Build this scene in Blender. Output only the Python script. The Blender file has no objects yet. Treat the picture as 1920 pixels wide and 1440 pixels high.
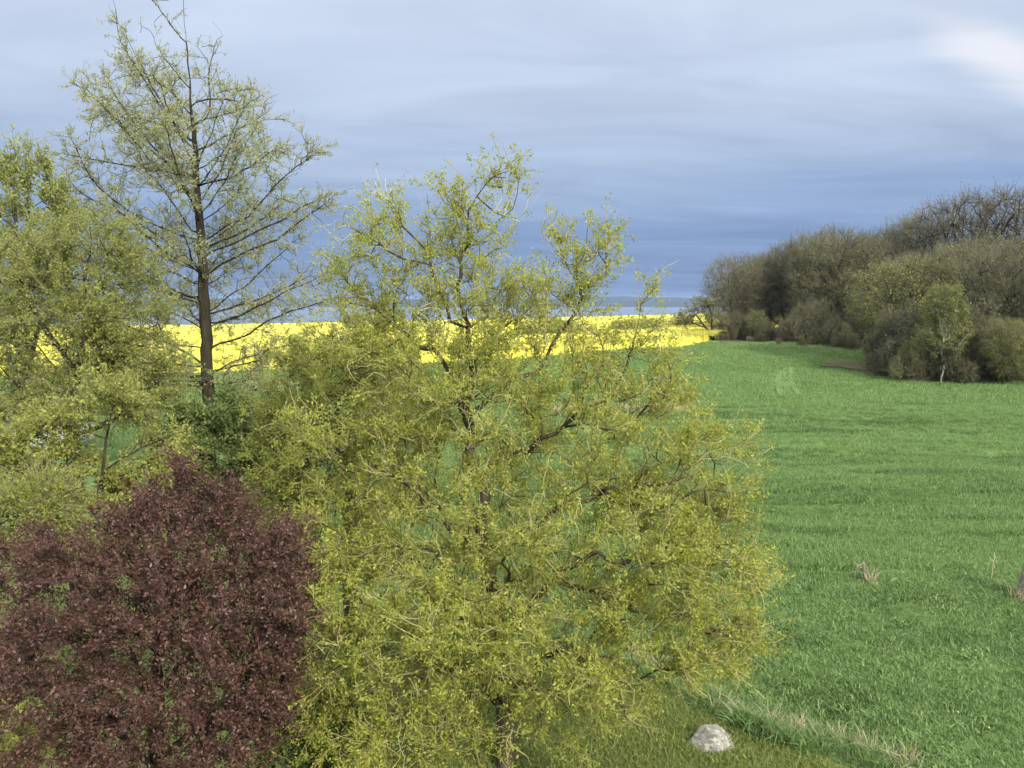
import bpy, math, random
import numpy as np
from mathutils import Vector

scene = bpy.context.scene
C = scene.collection
R = math.radians
rng = np.random.default_rng(7)

# ------------------------------------------------------------------ camera
F, W, H, CAM_Z = 1500.0, 1920, 1440, 6.0
PITCH = math.atan(160 / F)
cam = bpy.data.cameras.new('camera')
cam.sensor_width = 36.0
cam.lens = F / W * 36.0
cam.clip_start = 0.1
cam.clip_end = 60000
camo = bpy.data.objects.new('camera', cam)
C.objects.link(camo)
camo.location = (0, 0, CAM_Z)
camo.rotation_euler = (math.pi / 2 - PITCH, 0, 0)
scene.camera = camo


def ray(px, py):
    x, y = (px - 960) / F, (720 - py) / F
    cp, sp = math.cos(PITCH), math.sin(PITCH)
    return np.array([x, cp + y * sp, -sp + y * cp])


def at(px, py, Y):
    """world point seen at photo position (px, py), Y metres ahead"""
    d = ray(px, py)
    return np.array([0, 0, CAM_Z]) + d * (Y / d[1])


# ------------------------------------------------------------------ light
SUN_EL, SUN_AZ = 30.0, 146.0            # azimuth clockwise from the view direction (+Y)
az, el = R(SUN_AZ), R(SUN_EL)
to_sun = Vector((math.sin(az) * math.cos(el), math.cos(az) * math.cos(el), math.sin(el)))
sun = bpy.data.lights.new('sun', 'SUN')
sun.energy = 3.2
sun.angle = R(10)
sun.color = (1.0, 0.93, 0.80)
suno = bpy.data.objects.new('sun', sun)
C.objects.link(suno)
suno.rotation_euler = (-to_sun).to_track_quat('-Z', 'Y').to_euler()
suno.location = (30, -40, 40)

world = bpy.data.worlds.new('World')
scene.world = world
world.use_nodes = True
NT = world.node_tree
NT.nodes.clear()


class NB:
    """small helper to write node trees"""
    def __init__(self, nt):
        self.nt = nt

    def n(self, typ, ins=None, **kw):
        nd = self.nt.nodes.new(typ)
        for k, v in kw.items():
            setattr(nd, k, v)
        for k, v in (ins or {}).items():
            s = nd.inputs[k]
            if isinstance(v, bpy.types.NodeSocket):
                self.nt.links.new(v, s)
            else:
                s.default_value = v
        return nd

    def math(self, op, a, b=0.0, c=0.0, clamp=False):
        nd = self.n('ShaderNodeMath', {0: a, 1: b, 2: c}, operation=op)
        nd.use_clamp = clamp
        return nd.outputs[0]

    def vmath(self, op, a, b=(0, 0, 0)):
        nd = self.n('ShaderNodeVectorMath', {0: a, 1: b}, operation=op)
        return nd.outputs['Value'] if op in ('DOT_PRODUCT', 'LENGTH') else nd.outputs[0]

    def noise(self, vec, scale, detail=3.0, rough=0.55, dist=0.0):
        return self.n('ShaderNodeTexNoise', {'Vector': vec, 'Scale': scale, 'Detail': detail,
                                             'Roughness': rough, 'Distortion': dist}).outputs['Fac']

    def ramp(self, fac, stops, interp='LINEAR'):
        nd = self.n('ShaderNodeValToRGB', {'Fac': fac})
        cr = nd.color_ramp
        cr.interpolation = interp
        while len(cr.elements) < len(stops):
            cr.elements.new(0.5)
        for e, (p, c) in zip(cr.elements, stops):
            e.position = p
            e.color = tuple(c) + (1,) if len(c) == 3 else c
        return nd.outputs['Color']

    def mix(self, fac, a, b, blend='MIX'):
        nd = self.n('ShaderNodeMix', data_type='RGBA', blend_type=blend)
        for i, v in ((0, fac), (6, a), (7, b)):
            if isinstance(v, bpy.types.NodeSocket):
                self.nt.links.new(v, nd.inputs[i])
            else:
                nd.inputs[i].default_value = v if i == 0 else tuple(v) + (1,)
        return nd.outputs[2]


def srgb(r, g, b):
    f = lambda c: c / 12.92 if c <= 0.04045 else ((c + 0.055) / 1.055) ** 2.4
    return (f(r / 255), f(g / 255), f(b / 255))


SKY_K = 2.0          # ramp colours are stored divided by this


def sk(r, g, b, k=0.60):
    return tuple(c * k / SKY_K for c in srgb(r, g, b))


b = NB(NT)
dirv = b.n('ShaderNodeTexCoord').outputs['Generated']
sep = b.n('ShaderNodeSeparateXYZ', {0: dirv})
z = sep.outputs[2]
zden = b.math('ADD', b.math('MAXIMUM', z, 0.0), 0.10)
u = b.math('DIVIDE', sep.outputs[0], zden)
v = b.math('DIVIDE', sep.outputs[1], zden)
pv = b.n('ShaderNodeCombineXYZ', {0: b.math('MULTIPLY', u, 0.45), 1: v, 2: 3.7}).outputs[0]
n1 = b.noise(pv, 0.48, 5.0, 0.55, 0.6)
n2 = b.noise(pv, 1.7, 5.0, 0.55, 0.8)
zz = b.math('ADD', z, b.math('MULTIPLY', b.math('SUBTRACT', n1, 0.5),
                             b.math('ADD', 0.03, b.math('MULTIPLY', z, 0.95))))
cloud = b.ramp(zz, [(0.0, sk(133, 158, 200)), (0.03, sk(125, 151, 196)), (0.085, sk(130, 156, 200)),
                    (0.125, sk(150, 173, 211)), (0.165, sk(174, 192, 221)), (0.22, sk(190, 205, 230)),
                    (0.285, sk(200, 214, 237)), (0.35, sk(212, 224, 243)), (0.60, sk(236, 240, 246, 1.3)),
                    (1.0, sk(242, 243, 245, 2.0))])
bands = b.math('MULTIPLY_ADD', b.math('SUBTRACT', n2, 0.5), 0.62, 1.0)
bnd = b.n('ShaderNodeCombineXYZ', {0: bands, 1: bands, 2: b.math('POWER', bands, 0.8)}).outputs[0]
cloud = b.mix(1.0, cloud, bnd, 'MULTIPLY')
# the thin bright gap high on the right
c0 = Vector(ray(1880, 105)).normalized()
ca = (Vector(ray(1960, 150)).normalized() - Vector(ray(1760, 55)).normalized()).normalized()
cb = c0.cross(ca).normalized()
dv = b.vmath('SUBTRACT', dirv, tuple(c0))
da = b.math('DIVIDE', b.vmath('DOT_PRODUCT', dv, tuple(ca)), 0.075)
db = b.math('DIVIDE', b.vmath('DOT_PRODUCT', dv, tuple(cb)), 0.022)
gap = b.math('SUBTRACT', 1.0, b.math('SQRT', b.math('ADD', b.math('MULTIPLY', da, da), b.math('MULTIPLY', db, db))))
gap = b.math('ADD', gap, b.math('MULTIPLY', b.math('SUBTRACT', n2, 0.5), 2.2))
gap = b.n('ShaderNodeMapRange', {'Value': gap, 'From Min': -0.7, 'From Max': 0.9}, interpolation_type='SMOOTHSTEP').outputs[0]
cloud = b.mix(gap, cloud, sk(238, 241, 250))
nish = b.n('ShaderNodeTexSky', sky_type='NISHITA')
nish.sun_disc = False
nish.sun_elevation = R(SUN_EL)
nish.sun_rotation = R(SUN_AZ)
clear = b.vmath('MULTIPLY', nish.outputs[0], (0.05, 0.05, 0.05))
skyc = b.mix(0.95, clear, cloud)
bg = b.n('ShaderNodeBackground', {'Color': skyc, 'Strength': SKY_K})
b.n('ShaderNodeOutputWorld', {'Surface': bg.outputs[0]})

scene.view_settings.view_transform = 'Standard'
scene.view_settings.look = 'None'
scene.view_settings.exposure = 0.75
scene.view_settings.gamma = 1.0
scene.view_settings.use_curve_mapping = False
scene.cycles.max_bounces = 4
scene.cycles.diffuse_bounces = 2
scene.cycles.transmission_bounces = 4
scene.cycles.transparent_max_bounces = 4
scene.cycles.use_denoising = True
scene.cycles.use_adaptive_sampling = True
scene.cycles.adaptive_threshold = 0.03


# ------------------------------------------------------------------ materials
def new_mat(name):
    m = bpy.data.materials.new(name)
    m.use_nodes = True
    m.node_tree.nodes.clear()
    return m, NB(m.node_tree)


def leaf_mat(name, ca, cb, cc=None, trans=0.35, rough=0.55):
    """foliage: each leaf has its own tint between young and older leaf colours"""
    m, b = new_mat(name)
    t = b.n('ShaderNodeAttribute', attribute_name='tint').outputs['Fac']
    col = b.ramp(t, [(0.0, ca), (0.55, cb), (1.0, cc or cb)])
    info = b.n('ShaderNodeObjectInfo').outputs['Random']
    col = b.mix(1.0, col, b.ramp(info, [(0.0, (0.80, 0.83, 0.80)), (1.0, (1.0, 1.0, 1.0))]), 'MULTIPLY')
    p = b.n('ShaderNodeBsdfPrincipled', {'Base Color': col, 'Roughness': rough, 'Specular IOR Level': 0.25})
    tr = b.n('ShaderNodeBsdfTranslucent', {'Color': col})
    mx = b.n('ShaderNodeMixShader', {0: trans, 1: p.outputs[0], 2: tr.outputs[0]})
    b.n('ShaderNodeOutputMaterial', {'Surface': mx.outputs[0]})
    return m


def solid_mat(name, stops, scale, rough=0.85, detail=6.0, bump=0.0, stretch=(1, 1, 1), spec=0.2, bscale=None):
    m, b = new_mat(name)
    co = b.n('ShaderNodeTexCoord').outputs['Object']
    co = b.vmath('MULTIPLY', co, stretch)
    f = b.noise(co, scale, detail, 0.6)
    col = b.ramp(f, stops)
    ins = {'Base Color': col, 'Roughness': rough, 'Specular IOR Level': spec}
    if bump:
        bm = b.n('ShaderNodeBump', {'Strength': bump, 'Distance': 0.05, 'Height': b.noise(co, bscale or scale * 3, 5.0, 0.65)})
        ins['Normal'] = bm.outputs[0]
    p = b.n('ShaderNodeBsdfPrincipled', ins)
    b.n('ShaderNodeOutputMaterial', {'Surface': p.outputs[0]})
    return m


M = {}
M['willow_leaf'] = leaf_mat('willow_leaf', (0.270, 0.295, 0.050), (0.440, 0.465, 0.085), (0.610, 0.585, 0.130), 0.45)
M['willow_leaf_olive'] = leaf_mat('willow_leaf_olive', (0.200, 0.235, 0.045), (0.320, 0.350, 0.070), (0.430, 0.420, 0.100), 0.45)
M['larch_leaf'] = leaf_mat('larch_leaf', (0.330, 0.355, 0.140), (0.460, 0.480, 0.220), (0.550, 0.540, 0.290), 0.45)
M['left_leaf'] = leaf_mat('left_leaf', (0.240, 0.270, 0.060), (0.360, 0.385, 0.090), (0.460, 0.460, 0.140), 0.45)
M['left_leaf_fresh'] = leaf_mat('left_leaf_fresh', (0.300, 0.335, 0.085), (0.440, 0.470, 0.130), (0.540, 0.550, 0.190), 0.45)
M['shrub_leaf'] = leaf_mat('shrub_leaf', (0.090, 0.135, 0.035), (0.150, 0.205, 0.055), (0.220, 0.270, 0.090), 0.35)
M['purple_leaf'] = leaf_mat('purple_leaf', (0.066, 0.034, 0.026), (0.116, 0.060, 0.047), (0.210, 0.122, 0.095), 0.22, 0.4)
M['wood_leaf'] = leaf_mat('wood_leaf', (0.125, 0.130, 0.058), (0.180, 0.182, 0.080), (0.240, 0.235, 0.110), 0.30)
M['wood_leaf_green'] = leaf_mat('wood_leaf_green', (0.180, 0.200, 0.050), (0.270, 0.285, 0.075), (0.360, 0.350, 0.110), 0.38)
M['twig_willow'] = solid_mat('twig_willow', [(0.3, (0.17, 0.15, 0.05)), (0.52, (0.34, 0.31, 0.13)), (0.7, (0.55, 0.52, 0.32))], 1.3, 0.6)
M['twig_grey'] = solid_mat('twig_grey', [(0.3, (0.13, 0.12, 0.08)), (0.7, (0.26, 0.24, 0.17))], 2.0, 0.8)
M['twig_wood'] = solid_mat('twig_wood', [(0.3, (0.115, 0.106, 0.072)), (0.7, (0.20, 0.185, 0.125))], 0.35, 0.9)
M['twig_purple'] = solid_mat('twig_purple', [(0.3, (0.07, 0.035, 0.03)), (0.66, (0.13, 0.075, 0.06)), (0.74, (0.40, 0.33, 0.28))], 1.6, 0.7)
M['bark_dark'] = solid_mat('bark_dark', [(0.3, (0.030, 0.024, 0.018)), (0.7, (0.085, 0.068, 0.052))], 9, 0.95, bump=0.7, stretch=(1, 1, 0.25))
M['bark_willow'] = solid_mat('bark_willow', [(0.3, (0.040, 0.034, 0.022)), (0.7, (0.12, 0.10, 0.06))], 7, 0.9, bump=0.6, stretch=(1, 1, 0.3))
M['bark_larch'] = solid_mat('bark_larch', [(0.25, (0.020, 0.016, 0.011)), (0.55, (0.042, 0.036, 0.024)), (0.75, (0.085, 0.085, 0.042))], 6, 0.95, bump=0.8, stretch=(1, 1, 0.22))
M['bark_birch'] = solid_mat('bark_birch', [(0.35, (0.10, 0.09, 0.08)), (0.5, (0.55, 0.53, 0.48)), (0.8, (0.68, 0.66, 0.62))], 2.2, 0.8, stretch=(0.6, 0.6, 2.2))


# ------------------------------------------------------------------ mesh helpers
def mesh_np(name, verts, faces, mat=None, tint=None, smooth=False):
    """verts (N,3); faces list of (M,k) index arrays; tint one float per vertex"""
    me = bpy.data.meshes.new(name)
    verts = np.asarray(verts, np.float32)
    me.vertices.add(len(verts))
    me.vertices.foreach_set('co', verts.ravel())
    faces = [np.asarray(f, np.int32) for f in faces if len(f)]
    loops = np.concatenate([f.ravel() for f in faces])
    sizes = np.concatenate([np.full(len(f), f.shape[1], np.int32) for f in faces])
    starts = np.concatenate([[0], np.cumsum(sizes)[:-1]]).astype(np.int32)
    me.loops.add(len(loops))
    me.loops.foreach_set('vertex_index', loops)
    me.polygons.add(len(sizes))
    me.polygons.foreach_set('loop_start', starts)
    me.polygons.foreach_set('loop_total', sizes)
    if smooth:
        me.polygons.foreach_set('use_smooth', np.ones(len(sizes), bool))
    if tint is not None:
        a = me.attributes.new('tint', 'FLOAT', 'POINT')
        a.data.foreach_set('value', np.asarray(tint, np.float32))
    me.update()
    me.validate()
    if mat:
        me.materials.append(mat)
    return me


def link(name, data, parent=None, kind=None, label=None, cat=None, group=None):
    o = bpy.data.objects.new(name, data)
    C.objects.link(o)
    if parent is not None:
        o.parent = parent
    for k, v in (('kind', kind), ('label', label), ('category', cat), ('group', group)):
        if v:
            o[k] = v
    return o


def thing(name, label, cat, loc=(0, 0, 0), group=None, rz=0.0, scale=None):
    o = link(name, None, label=label, cat=cat, group=group)
    o.empty_display_size = 0.2
    o.location = tuple(float(c) for c in loc)
    o.rotation_euler = (0, 0, rz)
    if scale is not None:
        o.scale = scale
    return o


def unit(a):
    return a / np.maximum(np.linalg.norm(a, axis=-1, keepdims=True), 1e-9)


def poly_tubes(P, Rd, sides):
    """tubes along T polylines of K points: P (T,K,3), Rd (T,K)"""
    T, K, _ = P.shape
    tan = np.empty_like(P)
    tan[:, 1:-1] = P[:, 2:] - P[:, :-2]
    tan[:, 0] = P[:, 1] - P[:, 0]
    tan[:, -1] = P[:, -1] - P[:, -2]
    tan = unit(tan)
    ov = unit(P[:, -1] - P[:, 0])
    ref = np.where(np.abs(ov[:, 2:3]) > 0.75, np.array([[1.0, 0.1, 0.0]]), np.array([[0.05, 0.0, 1.0]]))
    n = unit(np.cross(tan, ref[:, None, :]))
    bb = np.cross(tan, n)
    a = np.arange(sides) / sides * 2 * math.pi
    V = P[:, :, None, :] + Rd[:, :, None, None] * (n[:, :, None, :] * np.cos(a)[None, None, :, None]
                                                  + bb[:, :, None, :] * np.sin(a)[None, None, :, None])
    base = (np.arange(T)[:, None, None] * K + np.arange(K - 1)[None, :, None]) * sides
    s = np.arange(sides)[None, None, :]
    s2 = (s + 1) % sides
    q = np.stack([base + s, base + s2, base + sides + s2, base + sides + s], -1).reshape(-1, 4)
    return V.reshape(-1, 3), q


class Acc:
    def __init__(self):
        self.v, self.f, self.n = [], [], 0

    def add(self, v, q):
        self.v.append(v)
        self.f.append(q + self.n)
        self.n += len(v)

    def mesh(self, name, mat, smooth=True):
        return mesh_np(name, np.concatenate(self.v), self.f, mat, smooth=smooth)


def noise_field(seed, wl):
    r = np.random.default_rng(seed)
    k = unit(r.normal(size=(3, 5, 3))) * (2 * math.pi / (wl * r.uniform(0.7, 1.5, (3, 5, 1))))
    ph = r.uniform(0, 6.28, (3, 5))

    def f(p):
        return np.stack([np.sin(p @ k[c].T + ph[c]).sum(1) / 2.2 for c in range(3)], 1)
    return f


def resample(poly, step):
    poly = np.asarray(poly, float)
    # Catmull-Rom for smooth limbs
    P = np.vstack([2 * poly[0] - poly[1], poly, 2 * poly[-1] - poly[-2]])
    out = []
    for i in range(1, len(P) - 2):
        L = np.linalg.norm(P[i + 1] - P[i])
        k = max(1, int(round(L / step)))
        t = (np.arange(k) / k)[:, None]
        a, b_, c, d = P[i - 1], P[i], P[i + 1], P[i + 2]
        out.append(0.5 * (2 * b_ + (c - a) * t + (2 * a - 5 * b_ + 4 * c - d) * t ** 2 + (3 * b_ - a - 3 * c + d) * t ** 3))
    out.append(poly[-1:])
    return np.vstack(out)


class Skeleton:
    """limbs drawn by hand, then side branches grown towards points that fill the crown"""
    def __init__(self, limbs, step):
        self.step = step
        self.cap = 60000
        self.p = np.zeros((self.cap, 3))
        self.d = np.zeros((self.cap, 3))
        self.l = np.zeros(self.cap)
        self.par = np.full(self.cap, -1, int)
        self.n = 0
        for i, lb in enumerate(limbs):
            q = resample(lb, step)
            if i == 0:
                j = -1
            else:
                j = int(np.argmin(np.linalg.norm(self.p[:self.n] - q[0], axis=1)))
                q = q[1:] if len(q) > 1 else q
            for pt in q:
                j = self._add(pt, j)

    def _add(self, pt, j):
        n = self.n
        self.p[n] = pt
        self.par[n] = j
        if j >= 0:
            dv = pt - self.p[j]
            L = np.linalg.norm(dv)
            self.l[n] = self.l[j] + L
            self.d[n] = dv / max(L, 1e-9)
        else:
            self.d[n] = (0, 0, 1)
        self.n += 1
        return n

    def grow(self, P, alpha=0.25, bend=0.6, sag=0.0):
        d0 = np.full(len(P), 1e9)
        for s in range(0, self.n, 4):
            d0 = np.minimum(d0, np.linalg.norm(P - self.p[s], axis=1))
        for i in np.argsort(d0):
            n = self.n
            if n > self.cap - 200:
                break
            dv = P[i] - self.p[:n]
            L = np.sqrt((dv * dv).sum(1)) + 1e-6
            cs = (dv * self.d[:n]).sum(1) / L
            j = int(np.argmin(L * (1 + bend * (1 - cs)) + alpha * self.l[:n]))
            L = L[j]
            k = max(1, int(round(L / self.step)))
            a, e = self.p[j].copy(), P[i]
            m = a + self.d[j] * L * 0.35 * (1 if cs[j] > -0.2 else 0)
            m = m * 0.6 + (a + e) / 2 * 0.4
            m[2] -= sag * L
            for t in (np.arange(k) + 1) / k:
                j = self._add((1 - t) ** 2 * a + 2 * t * (1 - t) * m + t * t * e, j)
        self.finish()

    def finish(self):
        n = self.n
        self.p, self.d, self.l, self.par = self.p[:n], self.d[:n], self.l[:n], self.par[:n]

    def wiggle(self, fields):
        """bend every branch by smooth noise, less near the foot"""
        for seed, wl, amp in fields:
            w = np.clip((self.l - 0.4) / 1.2, 0, 1)[:, None]
            self.p = self.p + noise_field(seed, wl)(self.p) * amp * w

    def radii(self, r_tip, r_base):
        n = self.n
        w = np.zeros(n)
        has = np.zeros(n, bool)
        has[self.par[1:]] = True
        w[~has] = 1
        par = self.par
        for i in range(n - 1, 0, -1):
            w[par[i]] += w[i]
        e = math.log(r_base / r_tip) / math.log(max(w[0], 2))
        self.w = w
        self.r = r_tip * np.maximum(w, 1) ** e
        return self.r

    def chains(self):
        n = self.n
        best = np.full(n, -1)
        bw = np.zeros(n)
        for i in range(1, n):
            p = self.par[i]
            if self.w[i] > bw[p]:
                bw[p] = self.w[i]
                best[p] = i
        out = []
        for i in range(n):
            p = self.par[i]
            if p == -1 or best[p] != i:
                ch = [p] if p >= 0 else []
                j = i
                while j != -1:
                    ch.append(j)
                    j = best[j]
                if len(ch) > 1:
                    out.append(ch)
        return out

    def meshes(self, thick):
        """(trunk accumulator, branch accumulator)"""
        big, small = Acc(), Acc()
        for ch in self.chains():
            ch = np.array(ch)
            rr = self.r[ch].copy()
            if self.par[ch[1]] == ch[0] and len(ch) > 1 and ch[0] != 0:
                rr[0] = rr[1]
            k = int((rr > thick).sum())
            pts = self.p[ch]
            if k >= 2:
                big.add(*poly_tubes(pts[None, :k + 1] if k < len(ch) else pts[None], rr[None, :k + 1] if k < len(ch) else rr[None], 9 if rr[0] > 0.06 else 6))
                ch2 = slice(k, None)
                pts, rr = pts[ch2], rr[ch2]
            if len(pts) >= 2:
                small.add(*poly_tubes(pts[None], rr[None], 4 if rr[0] > 0.02 else 3))
        return big, small


def twig_lines(starts, dirs, lengths, S, curl, droop, r):
    """curling random-walk twigs (T,S+1,3)"""
    T = len(starts)
    P = np.empty((T, S + 1, 3))
    P[:, 0] = starts
    d = unit(dirs)
    ax = unit(r.normal(size=(T, 3)))
    for s in range(S):
        P[:, s + 1] = P[:, s] + d * (lengths / S)[:, None]
        d = unit(d + curl * (0.6 * np.cross(d, ax) + 0.8 * r.normal(size=(T, 3)) * 0.7) + np.array([0, 0, -droop]))
    return P


def leaf_quads(c, ax, length, width, r):
    """diamond leaves: centre of base c, axis ax"""
    n = len(c)
    ax = unit(ax)
    side = unit(np.cross(ax, unit(r.normal(size=(n, 3)))))
    nrm = np.cross(ax, side)
    l, w = length[:, None], width[:, None]
    V = np.empty((n, 4, 3))
    V[:, 0] = c
    V[:, 1] = c + ax * l * 0.45 + side * w * 0.5 + nrm * l * 0.08
    V[:, 2] = c + ax * l - nrm * l * 0.06
    V[:, 3] = c + ax * l * 0.45 - side * w * 0.5 + nrm * l * 0.08
    q = np.arange(n * 4).reshape(n, 4)
    return V.reshape(-1, 3), q


def leaves_on(P, n, length, width, r, along=0.5, spread=0.9, jitter=0.02, t0=0.15, up=0.0, clump=1):
    """n leaves set on the polylines P; clump > 1 sets them in little rosettes"""
    T, K, _ = P.shape
    m = max(1, n // clump)
    i = r.integers(0, T, m)
    t = (t0 + (1 - t0) * r.random(m)) * (K - 1) * 0.9999
    k = t.astype(int)
    fr = (t - k)[:, None]
    c = P[i, k] * (1 - fr) + P[i, k + 1] * fr
    dd = unit(P[i, k + 1] - P[i, k])
    tint = r.random(m)
    c, dd, tint = np.repeat(c, clump, 0), np.repeat(dd, clump, 0), np.repeat(tint, clump)
    n = len(c)
    c = c + r.normal(size=(n, 3)) * jitter
    ax = dd * along + r.normal(size=(n, 3)) * spread + np.array([0, 0, up])
    s = r.uniform(0.65, 1.3, n)
    V, q = leaf_quads(c, ax, length * s, width * s * r.uniform(0.8, 1.2, n), r)
    tint = np.clip(0.6 * tint + 0.4 * r.random(n), 0, 1)
    return V, q, np.repeat(tint, 4)


def in_blobs(blobs, Y0, per, r, shell=0.75):
    """points in ellipsoids given as (px, py, rx_px, ry_px, depth offset, depth radius, weight)"""
    out = []
    for px, py, rx, ry, dy, rd, w in blobs:
        Y = Y0 + dy
        c = at(px, py, Y)
        s = Y / F
        n = max(2, int(per * w))
        q = unit(r.normal(size=(n, 3))) * (r.random((n, 1)) ** (1 / 3 * shell))
        out.append(c + q * np.array([rx * s, rd, ry * s]))
    return np.vstack(out)


# ------------------------------------------------------------------ terrain
# ground seen in the photograph: depression below the horizon at several distances
YK = [0, 20, 45, 55, 62, 70, 80, 110, 160, 240, 275, 320, 420, 600]
UK = [-0.95, -0.373, 0.0, 0.227, 0.5, 1.0]
ZK = np.array([
    [0, 0, -0.4, -0.2, 0.2, 0.2, 0.0, -0.7, -1.6, -3.2, -7.5, -15, -28, -36],
    [0, 0, -0.4, -0.1, 0.21, 0.2, 0.03, -0.6, -1.5, -2.7, -7.5, -15, -28, -36],
    [0, 0, -0.3, 0.0, 0.45, 0.75, 0.80, 0.5, 0.05, -0.85, -6.5, -14, -28, -36],
    [0, 0, -0.2, 0.05, 0.6, 1.2, 1.75, 1.8, 1.25, 0.55, -5.5, -13, -28, -36],
    [0, 0, 0.0, 0.1, 0.4, 0.8, 1.4, 2.0, 1.6, 1.0, -5, -13, -28, -36],
    [0, 0, 0.0, 0.2, 0.4, 0.7, 1.2, 2.0, 1.6, 1.0, -5, -13, -28, -36]], float)
_gy = np.arange(0, 601, 2.0)
_gu = np.linspace(-0.95, 1.0, 60)
_t = np.array([np.interp(_gy, YK, row) for row in ZK])
_t = np.array([np.interp(_gu, UK, _t[:, i]) for i in range(len(_gy))])
for _ in range(4):
    _p = np.pad(_t, 1, mode='edge')
    _t = (_p[:-2, 1:-1] + _p[1:-1, 1:-1] * 2 + _p[2:, 1:-1]) / 4
    _p = np.pad(_t, 1, mode='edge')
    _t = (_p[1:-1, :-2] + _p[1:-1, 1:-1] * 2 + _p[1:-1, 2:]) / 4


def ground(X, Y):
    X, Y = np.asarray(X, float), np.asarray(Y, float)
    yi = np.clip(Y / 2.0, 0, len(_gy) - 1.001)
    uu = np.clip(X / np.maximum(Y, 14.0), -0.949, 0.999)
    ui = (uu + 0.95) / 1.95 * (len(_gu) - 1)
    y0, u0 = yi.astype(int), np.clip(ui.astype(int), 0, len(_gu) - 2)
    fy, fu = yi - y0, ui - u0
    zz = (_t[y0, u0] * (1 - fy) * (1 - fu) + _t[y0 + 1, u0] * fy * (1 - fu)
          + _t[y0, u0 + 1] * (1 - fy) * fu + _t[y0 + 1, u0 + 1] * fy * fu)
    bump = 0.05 * (np.sin(X * 0.9 + 1.3) * np.sin(Y * 0.7 + 0.4) + 0.6 * np.sin(X * 1.9 + Y * 1.3) * np.sin(Y * 2.1 - X * 0.6))
    return zz + bump * np.clip(Y / 12, 0.3, 1)


def gpoint(px, py):
    """where the ray through (px, py) meets the ground"""
    d = ray(px, py)
    lo, hi = 2.0, 400.0
    ys = np.linspace(lo, hi, 8000)
    t = ys / d[1]
    X, Z = d[0] * t, CAM_Z + d[2] * t
    hit = np.nonzero(Z <= ground(X, ys))[0]
    i = hit[0] if len(hit) else -1
    return np.array([X[i], ys[i], ground(X[i], ys[i])])


def sheet(name, X, Y, lift, mat, kind='structure'):
    r_, c_ = X.shape
    Z = ground(X, Y) + lift
    V = np.stack([X, Y, Z], -1).reshape(-1, 3)
    i = (np.arange(r_ - 1)[:, None] * c_ + np.arange(c_ - 1)[None, :]).ravel()
    q = np.stack([i, i + 1, i + c_ + 1, i + c_], -1)
    return link(name, mesh_np(name, V, [q], mat, smooth=True), kind=kind)


def ground_mat(name, stops, s1, s2, fine, bump=0.6):
    m, b = new_mat(name)
    co = b.n('ShaderNodeTexCoord').outputs['Object']
    big = b.noise(b.vmath('MULTIPLY', co, (0.35, 1, 1)), s1, 4, 0.55)
    mid = b.noise(b.vmath('MULTIPLY', co, (0.45, 1, 1)), s2, 5, 0.6)
    fn = b.noise(co, fine, 4, 0.7)
    f = b.math('ADD', b.math('MULTIPLY', big, 0.45), b.math('ADD', b.math('MULTIPLY', mid, 0.3), b.math('MULTIPLY', fn, 0.25)))
    col = b.ramp(f, stops)
    bm = b.n('ShaderNodeBump', {'Strength': bump, 'Distance': 0.08, 'Height': fn})
    p = b.n('ShaderNodeBsdfPrincipled', {'Base Color': col, 'Roughness': 0.95, 'Specular IOR Level': 0.1, 'Normal': bm.outputs[0]})
    b.n('ShaderNodeOutputMaterial', {'Surface': p.outputs[0]})
    return m


M['field'] = ground_mat('field', [(0.30, (0.075, 0.125, 0.040)), (0.5, (0.11, 0.175, 0.058)), (0.70, (0.16, 0.235, 0.085))], 0.10, 0.5, 5.0)
M['lawn'] = ground_mat('lawn', [(0.30, (0.12, 0.155, 0.043)), (0.5, (0.185, 0.23, 0.066)), (0.70, (0.255, 0.295, 0.095))], 0.25, 1.0, 9.0)
M['rape'] = ground_mat('rape', [(0.25, (0.53, 0.475, 0.060)), (0.5, (0.64, 0.58, 0.085)), (0.75, (0.70, 0.65, 0.125))], 0.03, 0.25, 2.5, 0.35)
M['soil'] = ground_mat('soil', [(0.35, (0.065, 0.058, 0.032)), (0.55, (0.095, 0.08, 0.045)), (0.68, (0.085, 0.12, 0.045))], 0.4, 1.2, 4.0)
M['litter'] = ground_mat('litter', [(0.3, (0.06, 0.055, 0.035)), (0.7, (0.11, 0.10, 0.06))], 0.4, 1.2, 4.0)
M['track'] = ground_mat('track', [(0.3, (0.095, 0.155, 0.048)), (0.7, (0.13, 0.195, 0.064))], 0.4, 1.2, 6.0)
M['sea'] = solid_mat('sea', [(0.3, (0.09, 0.13, 0.19)), (0.7, (0.13, 0.16, 0.22))], 0.004, 0.6, spec=0.15, bump=0.25, bscale=0.05)
M['coast'] = solid_mat('coast', [(0.3, (0.03, 0.042, 0.045)), (0.7, (0.055, 0.065, 0.06))], 0.01, 0.95)

yy = np.concatenate([np.linspace(-6, 30, 100), np.linspace(30.6, 110, 130), np.linspace(112, 300, 90), np.linspace(305, 620, 40)])
ug = np.linspace(-1.0, 1.0, 100)
X, Y = np.meshgrid(ug, yy)
sheet('green_field', X * (np.maximum(Y, 0) * 1.05 + 20), Y, 0.0, M['field'])

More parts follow.
